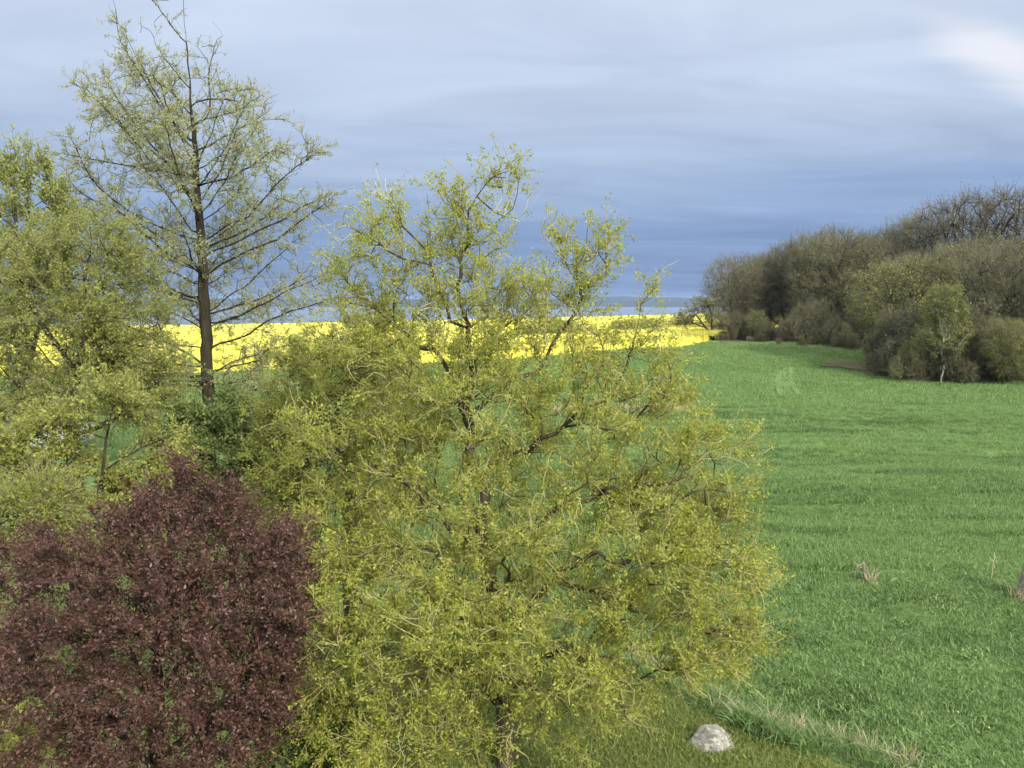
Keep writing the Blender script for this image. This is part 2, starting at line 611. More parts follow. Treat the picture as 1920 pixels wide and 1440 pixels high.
# lawn of the garden: edge traced in the photograph, carried on behind the shrubs
edge = [gpoint(1690, 1475), gpoint(1500, 1415), gpoint(1430, 1390), gpoint(1330, 1345), gpoint(1230, 1290), gpoint(1120, 1240), gpoint(960, 1160), gpoint(760, 1090), gpoint(500, 1020), gpoint(200, 960), gpoint(-300, 940)]
EDGE = resample(np.array(edge), 0.4)
ev = np.linspace(0, 1, 30)[:, None]
LX = EDGE[None, :, 0] * ev + (EDGE[None, :, 0] * 0.4 - 2.0) * (1 - ev)
LY = EDGE[None, :, 1] * ev + (-3.0) * (1 - ev)
sheet('lawn', LX, LY, 0.03, M['lawn'])

# flowering rape: a crop standing a metre high behind the green field
near = np.array([gpoint(px, py)[:2] for px, py in ((-900, 712), (0, 708), (400, 700), (680, 688), (960, 674), (1180, 655), (1300, 647))])
near = np.vstack([near, [at(1345, 640, 90)[:2], at(1400, 640, 106)[:2], at(1480, 640, 122)[:2]]])
near = resample(near, 1.5)
NR = 70
tv = np.linspace(0, 1, NR) ** 1.6
far_y = 268.0
RX, RY = [], []
for t in tv:
    fy = near[:, 1] + (far_y - near[:, 1]) * t
    RX.append(near[:, 0] * fy / near[:, 1])
    RY.append(fy)
RX, RY = np.array(RX), np.array(RY)
RX = np.vstack([RX[:1], RX])
RY = np.vstack([RY[:1] - 0.15, RY])
rz = np.full(RX.shape, 0.95)
rz[0] = 0.0
rz[1:] += 0.10 * rng.random(rz[1:].shape) + 0.08 * np.sin(RX[1:] * 0.4) * np.sin(RY[1:] * 0.3)
sheet('rape_field', RX, RY, rz, M['rape'])
wx, wy = np.meshgrid(np.linspace(0, 1, 40), np.linspace(0, 1, 20))
wl = np.array([gpoint(px, py)[:2] for px, py in ((1350, 648), (1500, 664), (1640, 672), (1700, 714), (1930, 709), (2300, 709))])
wl = resample(np.column_stack([wl, np.zeros(len(wl))]), 1.0)[:, :2]
wi = wx * (len(wl) - 1)
ex, ey = np.interp(wi, np.arange(len(wl)), wl[:, 0]), np.interp(wi, np.arange(len(wl)), wl[:, 1])
fk = 1 + wy * (150 / np.maximum(ey, 1) - 1)
sheet('woodland_floor', ex * fk, ey * fk, 0.05, M['litter'])

# sea and the far shore
def flat(name, x0, x1, y0, y1, z_, mat):
    V = np.array([[x0, y0, z_], [x1, y0, z_], [x1, y1, z_], [x0, y1, z_]])
    return link(name, mesh_np(name, V, [np.array([[0, 1, 2, 3]])], mat), kind='structure')

SEA = -31.0
flat('sea', -9000, 9000, 330, 5400, SEA, M['sea'])
nx = 260
cx = np.linspace(-9000, 9000, nx)
rr_ = np.random.default_rng(3)
prof = 34 + 7 * np.sin(cx * 0.0011 + 1) + 5 * np.sin(cx * 0.0031) + 2.5 * np.sin(cx * 0.011 + 2) + rr_.normal(size=nx) * 1.2
prof = np.maximum(prof, 8)
rows = [(3500 + 60 * np.sin(cx * 0.004), np.full(nx, SEA - 2)), (3560 + 60 * np.sin(cx * 0.004), np.full(nx, SEA + 6.0) + rr_.random(nx) * 3),
        (3900, SEA + prof * 0.75 + rr_.random(nx) * 2), (4300, SEA + prof + rr_.random(nx) * 2.5), (5200, np.full(nx, SEA - 3))]
V = np.vstack([np.stack([cx, np.broadcast_to(y_, nx), z_], -1) for y_, z_ in rows])
i = (np.arange(4)[:, None] * nx + np.arange(nx - 1)[None]).ravel()
link('hills', mesh_np('hills', V, [np.stack([i, i + 1, i + nx + 1, i + nx], -1)], M['coast'], smooth=True), kind='structure')


# strips laid on the field
def strip(name, pts, width, lift, mat, wob=0.15):
    p = resample(np.array([gpoint(*q)[:2].tolist() + [0] for q in pts]), 0.6)[:, :2]
    t = unit(np.gradient(p, axis=0))
    nn = np.stack([-t[:, 1], t[:, 0]], 1)
    wv = width / 2 * (1 + wob * np.sin(np.arange(len(p)) * 1.7) + wob * rng.normal(size=len(p)) * 0.5)
    cols = np.linspace(-1, 1, 4)
    X = p[:, 0][:, None] + nn[:, 0][:, None] * cols * wv[:, None]
    Y = p[:, 1][:, None] + nn[:, 1][:, None] * cols * wv[:, None]
    return sheet(name, X, Y, lift, mat)


# ------------------------------------------------------------------ grass
TRACKS = [[(1463, 742), (1459, 728), (1459, 712), (1464, 700), (1472, 692)], [(1498, 742), (1489, 728), (1484, 712), (1482, 700), (1484, 690)]]
TRAMS = [[(1225, 757), (1400, 759), (1520, 758), (1640, 742), (1800, 738)], [(1240, 744), (1420, 746), (1560, 744)], [(1300, 775), (1500, 778), (1920, 768)]]


def track_line(pts):
    return resample(np.array([gpoint(*q)[:2].tolist() + [0] for q in pts]), 0.5)[:, :2]


def off_tracks(p, lines, w):
    ok = np.ones(len(p), bool)
    for ln in lines:
        for q in track_line(ln):
            ok &= ((p - q) ** 2).sum(1) > w * w
    return ok


def blades(n, h, w, lean, spread, r, seg=2):
    c = np.concatenate([r.normal(size=(n, 2)) * spread, np.zeros((n, 1))], 1)
    a = r.uniform(0, 6.28, n)
    out = np.stack([np.cos(a), np.sin(a), np.zeros(n)], 1)
    side = np.stack([-np.sin(a + r.normal(size=n)), np.cos(a + r.normal(size=n)), np.zeros(n)], 1)
    hh = h * r.uniform(0.55, 1.15, n)[:, None]
    ln = lean * r.uniform(0.2, 1.3, n)[:, None]
    up = np.array([0, 0, 1.0])
    V = np.empty((n, 5, 3))
    V[:, 0] = c - side * w / 2
    V[:, 1] = c + side * w / 2
    m = c + up * hh * 0.6 + out * hh * ln * 0.35
    V[:, 2] = m - side * w * 0.4
    V[:, 3] = m + side * w * 0.4
    V[:, 4] = c + up * hh * (1 - 0.25 * ln) + out * hh * ln
    k = np.arange(n)[:, None] * 5
    return V.reshape(-1, 3), k + np.array([[0, 1, 3, 2]]), k + np.array([[2, 3, 4]]), np.repeat(r.random(n), 5)


def tuft(name, mat, seed, n, h, w, lean, spread):
    r = np.random.default_rng(seed)
    V, q, t, tint = blades(n, h, w, lean, spread, r)
    return bpy.data.objects.new(name, mesh_np(name, V, [q, t], mat, tint))


def scatter(name, pts, scale, sources, label, cat, parent=None, tilt=0.12, pick=None):
    """one uncountable mass: source tufts instanced on a cloud of points"""
    n = len(pts)
    me = bpy.data.meshes.new(name)
    me.vertices.add(n)
    me.vertices.foreach_set('co', np.asarray(pts, np.float32).ravel())
    r = np.random.default_rng(len(pts))
    rot = np.stack([r.normal(size=n) * tilt, r.normal(size=n) * tilt, r.uniform(0, 6.28, n)], 1).astype(np.float32)
    me.attributes.new('rot', 'FLOAT_VECTOR', 'POINT').data.foreach_set('vector', rot.ravel())
    me.attributes.new('scl', 'FLOAT', 'POINT').data.foreach_set('value', np.asarray(scale, np.float32))
    me.attributes.new('pick', 'INT', 'POINT').data.foreach_set('value', (r.integers(0, len(sources), n) if pick is None else np.asarray(pick)).astype(np.int32))
    o = link(name, me, parent, 'stuff', label, cat)
    ng = bpy.data.node_groups.new(name, 'GeometryNodeTree')
    ng.interface.new_socket('Geometry', in_out='INPUT', socket_type='NodeSocketGeometry')
    ng.interface.new_socket('Geometry', in_out='OUTPUT', socket_type='NodeSocketGeometry')
    gi, go = ng.nodes.new('NodeGroupInput'), ng.nodes.new('NodeGroupOutput')
    jn = ng.nodes.new('GeometryNodeJoinGeometry')
    for s in reversed(sources):
        oi = ng.nodes.new('GeometryNodeObjectInfo')
        oi.inputs['Object'].default_value = s
        oi.inputs['As Instance'].default_value = True
        ng.links.new(oi.outputs['Geometry'], jn.inputs[0])
    ip = ng.nodes.new('GeometryNodeInstanceOnPoints')
    ng.links.new(gi.outputs[0], ip.inputs['Points'])
    ng.links.new(jn.outputs[0], ip.inputs['Instance'])
    ip.inputs['Pick Instance'].default_value = True
    for an, ty, sock in (('pick', 'INT', 'Instance Index'), ('rot', 'FLOAT_VECTOR', 'Rotation'), ('scl', 'FLOAT', 'Scale')):
        na = ng.nodes.new('GeometryNodeInputNamedAttribute')
        na.data_type = ty
        na.inputs['Name'].default_value = an
        ng.links.new(na.outputs['Attribute'], ip.inputs[sock])
    ng.links.new(ip.outputs[0], go.inputs[0])
    md = o.modifiers.new('scatter', 'NODES')
    md.node_group = ng
    return o


M['blade'] = leaf_mat('blade', (0.150, 0.245, 0.075), (0.215, 0.330, 0.108), (0.320, 0.430, 0.170), 0.35, 0.5)
M['blade_lawn'] = leaf_mat('blade_lawn', (0.165, 0.215, 0.052), (0.250, 0.300, 0.080), (0.340, 0.375, 0.125), 0.35, 0.5)
M['blade_dark'] = leaf_mat('blade_dark', (0.090, 0.160, 0.045), (0.130, 0.215, 0.065), (0.200, 0.290, 0.100), 0.35, 0.5)
M['straw'] = leaf_mat('straw', (0.33, 0.29, 0.15), (0.48, 0.43, 0.25), (0.62, 0.57, 0.38), 0.25, 0.6)

meadow_t = [tuft('meadow_tuft', M['blade'], 100 + i, 26, 0.085, 0.012, 0.95, 0.065) for i in range(4)]
wheat_t = [tuft('wheat_tuft', M['blade'], 110 + i, 28, 0.14, 0.015, 0.6, 0.11) for i in range(4)]
far_t = [tuft('far_tuft', M['blade'], 120 + i, 26, 0.19, 0.026, 0.6, 0.24) for i in range(4)]
meadow_t += [tuft('meadow_tuft', M['blade_dark'], 104 + i, 26, 0.08, 0.013, 1.1, 0.07) for i in range(2)]
wheat_t += [tuft('wheat_tuft', M['blade_dark'], 114 + i, 28, 0.14, 0.015, 0.6, 0.11) for i in range(4)]


def patch_pick(p, seed, n_light, n_dark, share, wl, stretch):
    """darker tufts gather in patches drawn out along the drill rows"""
    q = p * np.array([stretch, 1.0])
    f = 0.6 * smooth_noise2(q, seed, wl) + 0.4 * smooth_noise2(q, seed + 1, wl * 0.35)
    dark = rng.random(len(p)) < np.clip(share + 0.55 * f, 0.02, 0.95)
    return np.where(dark, n_light + rng.integers(0, n_dark, len(p)), rng.integers(0, n_light, len(p)))



lawn_t = [tuft('lawn_tuft', M['blade_lawn'], 130 + i, 24, 0.055, 0.008, 0.9, 0.05) for i in range(3)]
long_t = [tuft('long_tuft', M['blade'], 140 + i, 26, 0.30, 0.013, 0.9, 0.05) for i in range(3)] + [tuft('long_tuft', M['blade_dark'], 145 + i, 30, 0.22, 0.014, 1.0, 0.06) for i in range(1)]
dry_t = [tuft('dry_tuft', M['straw'], 150 + i, 12, 0.34, 0.008, 0.8, 0.04) for i in range(3)]


def fan(n, y0, y1, u0, u1, r):
    """points spread evenly over the ground between two distances"""
    y = np.sqrt(r.uniform(y0 * y0, y1 * y1, n))
    return np.stack([r.uniform(u0, u1, n) * y, y], 1)


def smooth_noise2(p, seed, wl):
    return noise_field(seed, wl)(np.concatenate([p, np.zeros((len(p), 1))], 1))[:, 0]


edge_y = lambda x: np.interp(x, EDGE[::-1, 0], EDGE[::-1, 1])
WHEAT_Y = lambda x: 16.9 - 0.02 * x + 0.25 * np.sin(x * 0.8)

p = fan(52000, 7.5, 17.6, -0.30, 0.78, rng)
keep = (p[:, 1] > edge_y(p[:, 0]) + 0.1) & (p[:, 1] < WHEAT_Y(p[:, 0]) + 0.2)
p = p[keep]
s = 0.9 + 0.26 * smooth_noise2(p, 1, 1.6) + 0.36 * smooth_noise2(p, 2, 0.5) + rng.uniform(-0.2, 0.2, len(p))
scatter('meadow_grass', np.column_stack([p, ground(p[:, 0], p[:, 1])]), np.clip(s, 0.35, 1.7), meadow_t,
        'rough green meadow grass between the lawn and the crop field', 'grass', tilt=0.2, pick=patch_pick(p, 301, 4, 2, 0.24, 1.5, 0.6))

p = np.vstack([fan(46000, 16.5, 30, -0.34, 0.74, rng), fan(30000, 30, 46, -0.62, 0.74, rng)])
p = p[p[:, 1] > WHEAT_Y(p[:, 0])]
rowc = p[:, 1] + 0.10 * p[:, 0] + 0.35 * np.sin(p[:, 0] * 0.25)
gap_ = np.abs(((rowc / 1.45) % 1.0) - 0.5) * 1.45
s = 1.0 + 0.10 * smooth_noise2(p, 3, 5.0) + 0.10 * smooth_noise2(p, 4, 1.6) + rng.uniform(-0.12, 0.12, len(p)) + 0.16 * np.sin(rowc * 1.13) * smooth_noise2(p, 16, 7.0)
s = np.where((gap_ < 0.12 + 0.13 * smooth_noise2(p, 6, 4.0)), s * 0.4, s)
scatter('crop_grass', np.column_stack([p, ground(p[:, 0], p[:, 1])]), np.clip(s, 0.3, 1.6), wheat_t,
        'green cereal crop standing in faint drill rows across the field', 'crop', tilt=0.1,
        pick=np.where((gap_ < 0.17 + 0.16 * smooth_noise2(p * np.array([0.25, 1.0]), 17, 2.5)) & (rng.random(len(p)) < 0.6),
                      4 + rng.integers(0, 4, len(p)), patch_pick(p, 303, 4, 4, 0.14, 6.0, 0.22)))

p = fan(52000, 45, 80, -0.66, 0.70, rng)
s = 1.0 + 0.2 * smooth_noise2(p, 5, 6.0) + rng.uniform(-0.2, 0.2, len(p))
fr_y = np.interp(p[:, 0], near[:, 0], near[:, 1])
keep = (p[:, 1] < fr_y - 0.2) & off_tracks(p, TRACKS, 0.38) & off_tracks(p, TRAMS[:1], 0.32)
p, s = p[keep], s[keep]
scatter('far_crop_grass', np.column_stack([p, ground(p[:, 0], p[:, 1])]), np.clip(s, 0.4, 1.7), far_t,
        'green cereal crop on the far slope below the yellow field', 'crop', tilt=0.1)

p = fan(42000, 7.0, 14, -0.25, 0.62, rng)
p = p[p[:, 1] < edge_y(p[:, 0]) - 0.05]
scatter('lawn_grass', np.column_stack([p, ground(p[:, 0], p[:, 1]) + 0.03]), rng.uniform(0.6, 1.4, len(p)), lawn_t,
        'short olive green lawn grass around the boulder', 'grass', tilt=0.2)

# long tussocky grass along the lawn edge
E2 = resample(np.array(edge), 0.05)
E2 = E2[(E2[:, 0] > -3) & (E2[:, 1] < 15)]
k = rng.integers(0, len(E2), 1500)
off = np.abs(rng.normal(size=len(k))) * 0.28 + 0.02
p = np.stack([E2[k, 0] + off * 0.65 + rng.normal(size=len(k)) * 0.06, E2[k, 1] + off * 0.75], 1)
s = 0.55 + 0.42 * smooth_noise2(p, 8, 0.7) + rng.uniform(-0.2, 0.2, len(p))
scatter('tussock_grass', np.column_stack([p, ground(p[:, 0], p[:, 1])]), np.clip(s, 0.3, 1.8), long_t,
        'long tussocky grass along the edge of the lawn', 'grass', tilt=0.3)
k = rng.integers(0, len(E2), 520)
off = rng.uniform(0.05, 0.6, len(k))
p = np.stack([E2[k, 0] + off * 0.65, E2[k, 1] + off * 0.75], 1)
p = p[smooth_noise2(p, 9, 0.8) > 0.1]
q = np.array([gpoint(px, py)[:2] for px, py in zip(rng.uniform(1030, 1300, 260), rng.normal(771, 3.0, 260))])
g = fan(70, 8, 17, 0.15, 0.62, rng)
g = g[g[:, 1] > edge_y(g[:, 0]) + 0.6]
p = np.vstack([p, q, g])
s = np.concatenate([rng.uniform(0.5, 1.1, len(p) - len(q) - len(g)), rng.uniform(1.0, 1.8, len(q)), rng.uniform(0.2, 0.5, len(g))])
scatter('dry_grass', np.column_stack([p, ground(p[:, 0], p[:, 1])]), s, dry_t,
        'bleached dry grass stalks scattered among the green grass', 'grass', tilt=0.35)

M['rape_flower'] = leaf_mat('rape_flower', (0.44, 0.42, 0.08), (0.62, 0.57, 0.12), (0.69, 0.65, 0.18), 0.3)
rape_t = [tuft('rape_tuft', M['rape_flower'], 160 + i, 40, 0.22, 0.06, 0.9, 0.30) for i in range(3)]
k0 = rng.integers(0, near.shape[0], 26000)
tt = rng.random(26000) ** 2.2
py_ = near[k0, 1] + (262 - near[k0, 1]) * tt
px_ = near[k0, 0] * py_ / near[k0, 1] + rng.normal(size=26000) * 0.8
scatter('rape_flowers', np.column_stack([px_, py_ + 0.1, ground(px_, py_) + 0.94]), rng.uniform(0.4, 0.8, 26000), rape_t,
        'bright yellow flowering rape covering the far field', 'crop', tilt=0.2)

# ------------------------------------------------------------------ tree builder
def build_tree(root, sk, r_tip, r_base, thick, bark, twig_mat, twig_n, twig_len, twig_S, curl, droop, twig_r,
               leaf_m, leaf_n, leaf_l, leaf_w, seed, twig_thr=0.03, outward=0.5, up=0.1, along=0.6, spread=0.8,
               jitter=0.015, clump=1, centre=None, tip_bias=0.0, wfun=None):
    """trunk, branches, twigs and foliage under root, all in world coordinates relative to the root"""
    r = np.random.default_rng(seed)
    base = np.array(root.location)
    sk.radii(r_tip, r_base)
    big, small = sk.meshes(thick)
    for acc, nm, kd in ((big, 'trunk', None), (small, 'branches', 'stuff')):
        if acc.n:
            acc.v = [v - base for v in acc.v]
            link(nm, acc.mesh(nm, bark), root, kd)
    idx = np.nonzero((sk.r < twig_thr) & (sk.par >= 0))[0]
    wt = 1.0 / (1 + tip_bias * (sk.w[idx] - 1))
    if wfun is not None:
        wt = wt * wfun(sk.p[idx])
    i = r.choice(idx, twig_n, p=wt / wt.sum())
    st = sk.p[i]
    cen = sk.p.mean(0) if centre is None else np.asarray(centre)
    dirs = sk.d[i] * 0.6 + unit(st - cen) * outward + unit(r.normal(size=st.shape)) * 0.75 + np.array([0, 0, up])
    L = twig_len * r.uniform(0.45, 1.25, twig_n)
    P = twig_lines(st, dirs, L, twig_S, curl, droop, r) - base
    rad = np.linspace(1.0, 0.55, twig_S + 1)[None] * (twig_r * r.uniform(0.7, 1.25, twig_n))[:, None]
    V, q = poly_tubes(P, rad, 3)
    link('twigs', mesh_np('twigs', V, [q], twig_mat, smooth=True), root, 'stuff')
    if leaf_n:
        V, q, t = leaves_on(P, leaf_n, leaf_l, leaf_w, r, along, spread, jitter, clump=clump)
        link('foliage', mesh_np('foliage', V, [q], leaf_m, t), root, 'stuff')
    return root


def copy_tree(root, loc, rz, scale, label, cat='tree', group=None, name=None):
    o = root.copy()
    C.objects.link(o)
    if name:
        o.name = name
    o.location = tuple(float(c) for c in loc)
    o.rotation_euler = (0, 0, rz)
    o.scale = scale
    o['label'] = label
    o['category'] = cat
    if group:
        o['group'] = group
    for ch in root.children:
        c = ch.copy()
        C.objects.link(c)
        c.parent = o
    return o


# ------------------------------------------------------------------ corkscrew willow, the main tree
def A(lst, Y0):
    return [at(px, py, Y0 + dy) for px, py, dy in lst]


WY = 9.9
wb = gpoint(948, 1452)
limbs = [
    [wb, *A([(946, 1330, 0.0), (930, 1200, .05), (915, 1050, .1), (895, 900, .15), (888, 780, .15), (878, 640, .1), (850, 590, 0), (826, 540, -.05), (800, 470, -.1), (745, 400, -.1), (722, 375, -.1)], WY)],
    A([(878, 640, .1), (868, 560, .1), (862, 500, .2), (880, 420, .2), (905, 370, .2), (955, 315, .2)], WY),
    A([(862, 500, .2), (840, 430, .3), (828, 360, .3)], WY),
    A([(880, 420, .2), (860, 370, .1), (866, 350, .1)], WY),
    A([(905, 370, .2), (940, 400, .3), (985, 350, .3)], WY),
    A([(826, 540, -.05), (760, 480, -.3), (700, 455, -.3), (660, 435, -.3)], WY),
    A([(888, 780, .15), (950, 730, .4), (1010, 690, .6), (1062, 615, .6), (1085, 560, .6), (1082, 500, .6), (1105, 440, .6)], WY),
    A([(1085, 560, .6), (1060, 480, .8), (1032, 430, .8)], WY),
    A([(1082, 500, .6), (1130, 470, .6), (1140, 440, .6)], WY),
    A([(888, 780, .15), (840, 690, .2), (790, 640, .3), (720, 590, .3), (650, 530, .3), (630, 500, .3)], WY),
    A([(720, 590, .3), (690, 575, .3), (640, 565, .2)], WY),
    A([(895, 900, .15), (980, 830, .0), (1060, 790, -.2), (1150, 720, -.3), (1200, 600, -.2), (1215, 540, -.2)], WY),
    A([(1060, 790, -.2), (1150, 800, -.2), (1240, 740, -.1), (1245, 690, -.1)], WY),
    A([(915, 1050, .1), (1010, 970, -.2), (1110, 930, -.4), (1230, 910, -.5), (1330, 850, -.4), (1395, 820, -.4)], WY),
    A([(1110, 930, -.4), (1230, 950, -.7), (1330, 930, -.9), (1415, 925, -.9)], WY),
    A([(930, 1200, .05), (1040, 1090, -.5), (1180, 1040, -.9), (1300, 1050, -1.1), (1400, 1060, -1.1)], WY),
    A([(1040, 1090, -.5), (1180, 1140, -.8), (1310, 1170, -1.0), (1410, 1210, -1.0)], WY),
    A([(915, 1050, .1), (830, 960, -.3), (740, 900, -.3), (650, 870, -.2), (570, 820, .1)], WY),
    A([(930, 1200, .05), (850, 1080, -.6), (760, 1020, -1.0), (660, 1030, -1.2), (600, 1040, -1.2)], WY),
    A([(930, 1200, .05), (850, 1150, -.7), (750, 1150, -1.2), (650, 1180, -1.4), (575, 1210, -1.4)], WY),
    A([(946, 1330, 0), (870, 1250, -.6), (780, 1270, -1.1), (680, 1300, -1.4), (600, 1310, -1.4)], WY),
    A([(946, 1330, 0), (1010, 1240, -.5), (1100, 1230, -.9), (1220, 1270, -1.1)], WY),
    A([(930, 1200, .05), (940, 1080, -.9), (960, 1020, -1.4), (980, 1000, -1.7)], WY),
    A([(915, 1050, .1), (900, 960, .9), (920, 880, 1.5), (900, 830, 1.8)], WY),
    A([(930, 1200, .05), (1000, 1120, .9), (1080, 1040, 1.5), (1150, 980, 1.7)], WY),
    A([(915, 1050, .1), (820, 980, .8), (730, 940, 1.4)], WY),
]
r = np.random.default_rng(11)
blobs = [
    # crown against the sky: thin, in separate sprays
    (735, 424, 45, 45, -.1, .25, 0.47), (690, 464, 40, 40, -.3, .25, 0.40), (645, 534, 50, 45, .3, .3, 0.47), (800, 454, 60, 60, 0, .35, 0.63),
    (870, 434, 55, 60, .2, .35, 0.63), (945, 394, 45, 60, .2, .3, 0.40), (900, 494, 60, 50, .2, .4, 0.55), (820, 544, 80, 60, 0, .5, 0.78),
    (730, 544, 70, 60, 0, .4, 0.63), (1110, 499, 45, 55, .6, .3, 0.71), (1045, 484, 40, 40, .7, .3, 0.32), (1085, 584, 45, 60, .6, .3, 0.55),
    (950, 564, 90, 60, .2, .5, 1.03), (1010, 574, 60, 40, .4, .4, 0.63), (1200, 594, 60, 45, -.2, .3, 0.32), (700, 614, 80, 50, .2, .5, 0.78),
    (830, 634, 120, 50, .1, .7, 1.09),
    (880, 570, 160, 50, .1, .7, 1.20), (1060, 630, 110, 50, .3, .6, 0.98), (680, 650, 90, 50, .2, .6, 0.83),
    # middle
    (800, 700, 170, 80, .1, 1.0, 3.0), (980, 700, 160, 90, .1, 1.0, 3.0), (1150, 690, 100, 70, -.1, .7, 1.3), (1230, 720, 40, 50, -.1, .3, .4),
    (700, 800, 150, 90, .2, 1.1, 2.6), (880, 820, 190, 110, .1, 1.4, 4.0), (1080, 830, 170, 110, 0, 1.3, 3.6), (1240, 830, 90, 80, -.2, .8, 1.4),
    (1340, 850, 60, 45, -.4, .4, .6), (1350, 920, 70, 45, -.7, .5, 1.0), (1230, 930, 120, 80, -.5, .9, 2.0), (620, 860, 90, 70, .3, .7, 1.0),
    # lower
    (720, 980, 150, 90, -.2, 1.2, 2.6), (900, 990, 190, 110, -.3, 1.7, 4.6), (1090, 1000, 190, 120, -.5, 1.6, 4.4), (1280, 1040, 120, 90, -.9, 1.0, 2.4),
    (1370, 1060, 40, 60, -1.0, .5, .6), (680, 1090, 110, 90, -1.0, 1.0, 2.4), (840, 1120, 170, 110, -1.0, 1.3, 4.2), (1040, 1150, 190, 110, -.8, 1.5, 4.4),
    (1230, 1160, 130, 90, -.9, 1.1, 2.6), (1350, 1200, 70, 35, -1.0, .5, .8), (660, 1220, 100, 70, -1.3, .8, 1.9), (800, 1260, 140, 80, -1.2, 1.1, 2.8),
    (960, 1270, 150, 75, -.9, 1.2, 1.9), (1110, 1290, 120, 60, -.9, .9, 1.6), (700, 1370, 120, 50, -1.4, .8, 1.2), (830, 1370, 120, 60, -1.2, .9, 1.2),
    (1030, 1370, 80, 40, -.5, .6, .25), (1190, 1310, 70, 40, -.9, .5, .4), (620, 1330, 50, 50, -1.4, .5, .5),
]
sk = Skeleton(limbs, 0.13)
sk.grow(in_blobs(blobs, WY, 24, r), alpha=0.18, bend=0.5)
sk.wiggle([(21, 0.62, 0.060), (22, 0.30, 0.026)])
t = thing('willow_tree', 'large yellow-green corkscrew willow with twisted twigs on the lawn, front centre', 'tree', wb)
build_tree(t, sk, 0.0045, 0.12, 0.030, M['bark_willow'], M['twig_willow'], 8800, 0.48, 5, 0.50, 0.0, 0.0044,
           M['willow_leaf'], 196000, 0.043, 0.019, 31, twig_thr=0.022, outward=0.45, up=0.45, along=0.7, spread=0.75, clump=8, jitter=0.030,
           wfun=lambda p: np.exp(np.interp(p[:, 2], [4.6, 5.8], [0.8, 0.0]) * noise_field(77, 0.9)(p)[:, 0]))

# second, more olive willow behind it on the left
Y2 = 13.5
b2 = gpoint(650, 1085)
b2 = np.array([at(650, 900, Y2)[0], Y2, 0.0])
limbs = [[b2, *A([(655, 950, 0), (640, 850, 0), (630, 760, 0), (620, 690, 0)], Y2)],
         A([(655, 950, 0), (590, 880, -.3), (540, 800, -.3), (510, 740, 0)], Y2), A([(640, 850, 0), (700, 780, .4), (740, 710, .4), (760, 660, .4)], Y2),
         A([(655, 950, 0), (600, 920, -.9), (550, 890, -1.2)], Y2), A([(640, 850, 0), (610, 780, .8), (590, 720, 1.0)], Y2)]
blobs = [(620, 700, 90, 60, 0, .9, 1.6), (700, 700, 90, 60, .3, .9, 1.5), (560, 760, 80, 60, 0, .8, 1.4), (640, 790, 120, 80, -.2, 1.1, 2.5), (740, 800, 90, 90, .2, 1.0, 1.6),
         (550, 860, 80, 70, -.6, .9, 1.8), (650, 900, 130, 80, -.5, 1.1, 2.4), (560, 940, 80, 60, -.8, .8, 1.2), (700, 640, 60, 40, .3, .5, .6), (570, 690, 40, 40, 0, .5, .4)]
sk = Skeleton(limbs, 0.2)
sk.grow(in_blobs(blobs, Y2, 26, np.random.default_rng(12)), alpha=0.18)
sk.wiggle([(23, 0.6, 0.05), (24, 0.35, 0.025)])
t = thing('willow_tree', 'smaller olive green willow behind the front willow, right of the conifer', 'tree', b2)
build_tree(t, sk, 0.006, 0.12, 0.035, M['bark_willow'], M['twig_willow'], 4300, 0.5, 3, 0.40, 0.05, 0.0048,
           M['willow_leaf_olive'], 72000, 0.062, 0.026, 32, twig_thr=0.025, clump=7, jitter=0.035, wfun=lambda p: np.exp(1.0 * noise_field(78, 1.0)(p)[:, 0]), along=0.7, spread=0.8)

# ------------------------------------------------------------------ tall thin conifer with fresh needles
LY0 = 20.0
lb = np.array([at(398, 760, LY0)[0], LY0, 0.0])
trunk = [lb, *A([(396, 880, 0), (391, 740, 0), (387, 640, 0), (380, 520, 0), (374, 420, 0), (366, 300, 0), (358, 200, 0), (352, 100, 0), (347, 30, 0), (345, -8, 0)], LY0)]
traced = [
    [(368, 445), (320, 375), (273, 313), (240, 250), (205, 215)], [(365, 372), (310, 303), (255, 235), (219, 182), (196, 150)], [(361, 284), (310, 205), (277, 146), (248, 92), (232, 55)],
    [(355, 171), (330, 135), (305, 105), (285, 60)], [(350, 80), (325, 55), (303, 20), (290, 5)], [(361, 332), (290, 318), (233, 310), (150, 295)], [(357, 215), (318, 170), (275, 145), (215, 110)],
    [(362, 262), (300, 235), (240, 220), (185, 215)], [(372, 450), (292, 423), (225, 385), (182, 350), (157, 306), (135, 265)], [(370, 500), (280, 430), (219, 397), (146, 357), (128, 330)],
    [(378, 540), (317, 507), (255, 477), (219, 445), (190, 420)], [(380, 560), (300, 545), (230, 540), (160, 530)], [(384, 620), (330, 590), (270, 575), (190, 570)], [(388, 690), (340, 655), (290, 630), (244, 614), (190, 580), (120, 560)],
    [(390, 712), (330, 700), (285, 680), (210, 690), (120, 690)], [(366, 240), (394, 204), (390, 146), (401, 88)], [(368, 284), (410, 262), (474, 226), (495, 210)], [(375, 343), (425, 335), (467, 313), (505, 285)],
    [(374, 318), (410, 295), (470, 275), (500, 262)], [(383, 455), (425, 425), (467, 405), (529, 335), (592, 285)], [(388, 514), (455, 475), (517, 448), (583, 400), (628, 365)], [(384, 480), (440, 455), (520, 415), (600, 370)],
    [(392, 584), (416, 568), (458, 538), (500, 500), (550, 455)], [(396, 649), (458, 630), (500, 603), (560, 580), (620, 560)], [(398, 702), (435, 679), (490, 662), (560, 640)], [(393, 610), (450, 590), (520, 555), (600, 520)],
    [(398, 740), (440, 715), (480, 690), (520, 640)], [(364, 225), (420, 215), (465, 200)], [(358, 195), (400, 185), (450, 190)], [(396, 800), (336, 803), (280, 795), (240, 780), (214, 755)], [(394, 770), (330, 770), (260, 740), (200, 730)],
]
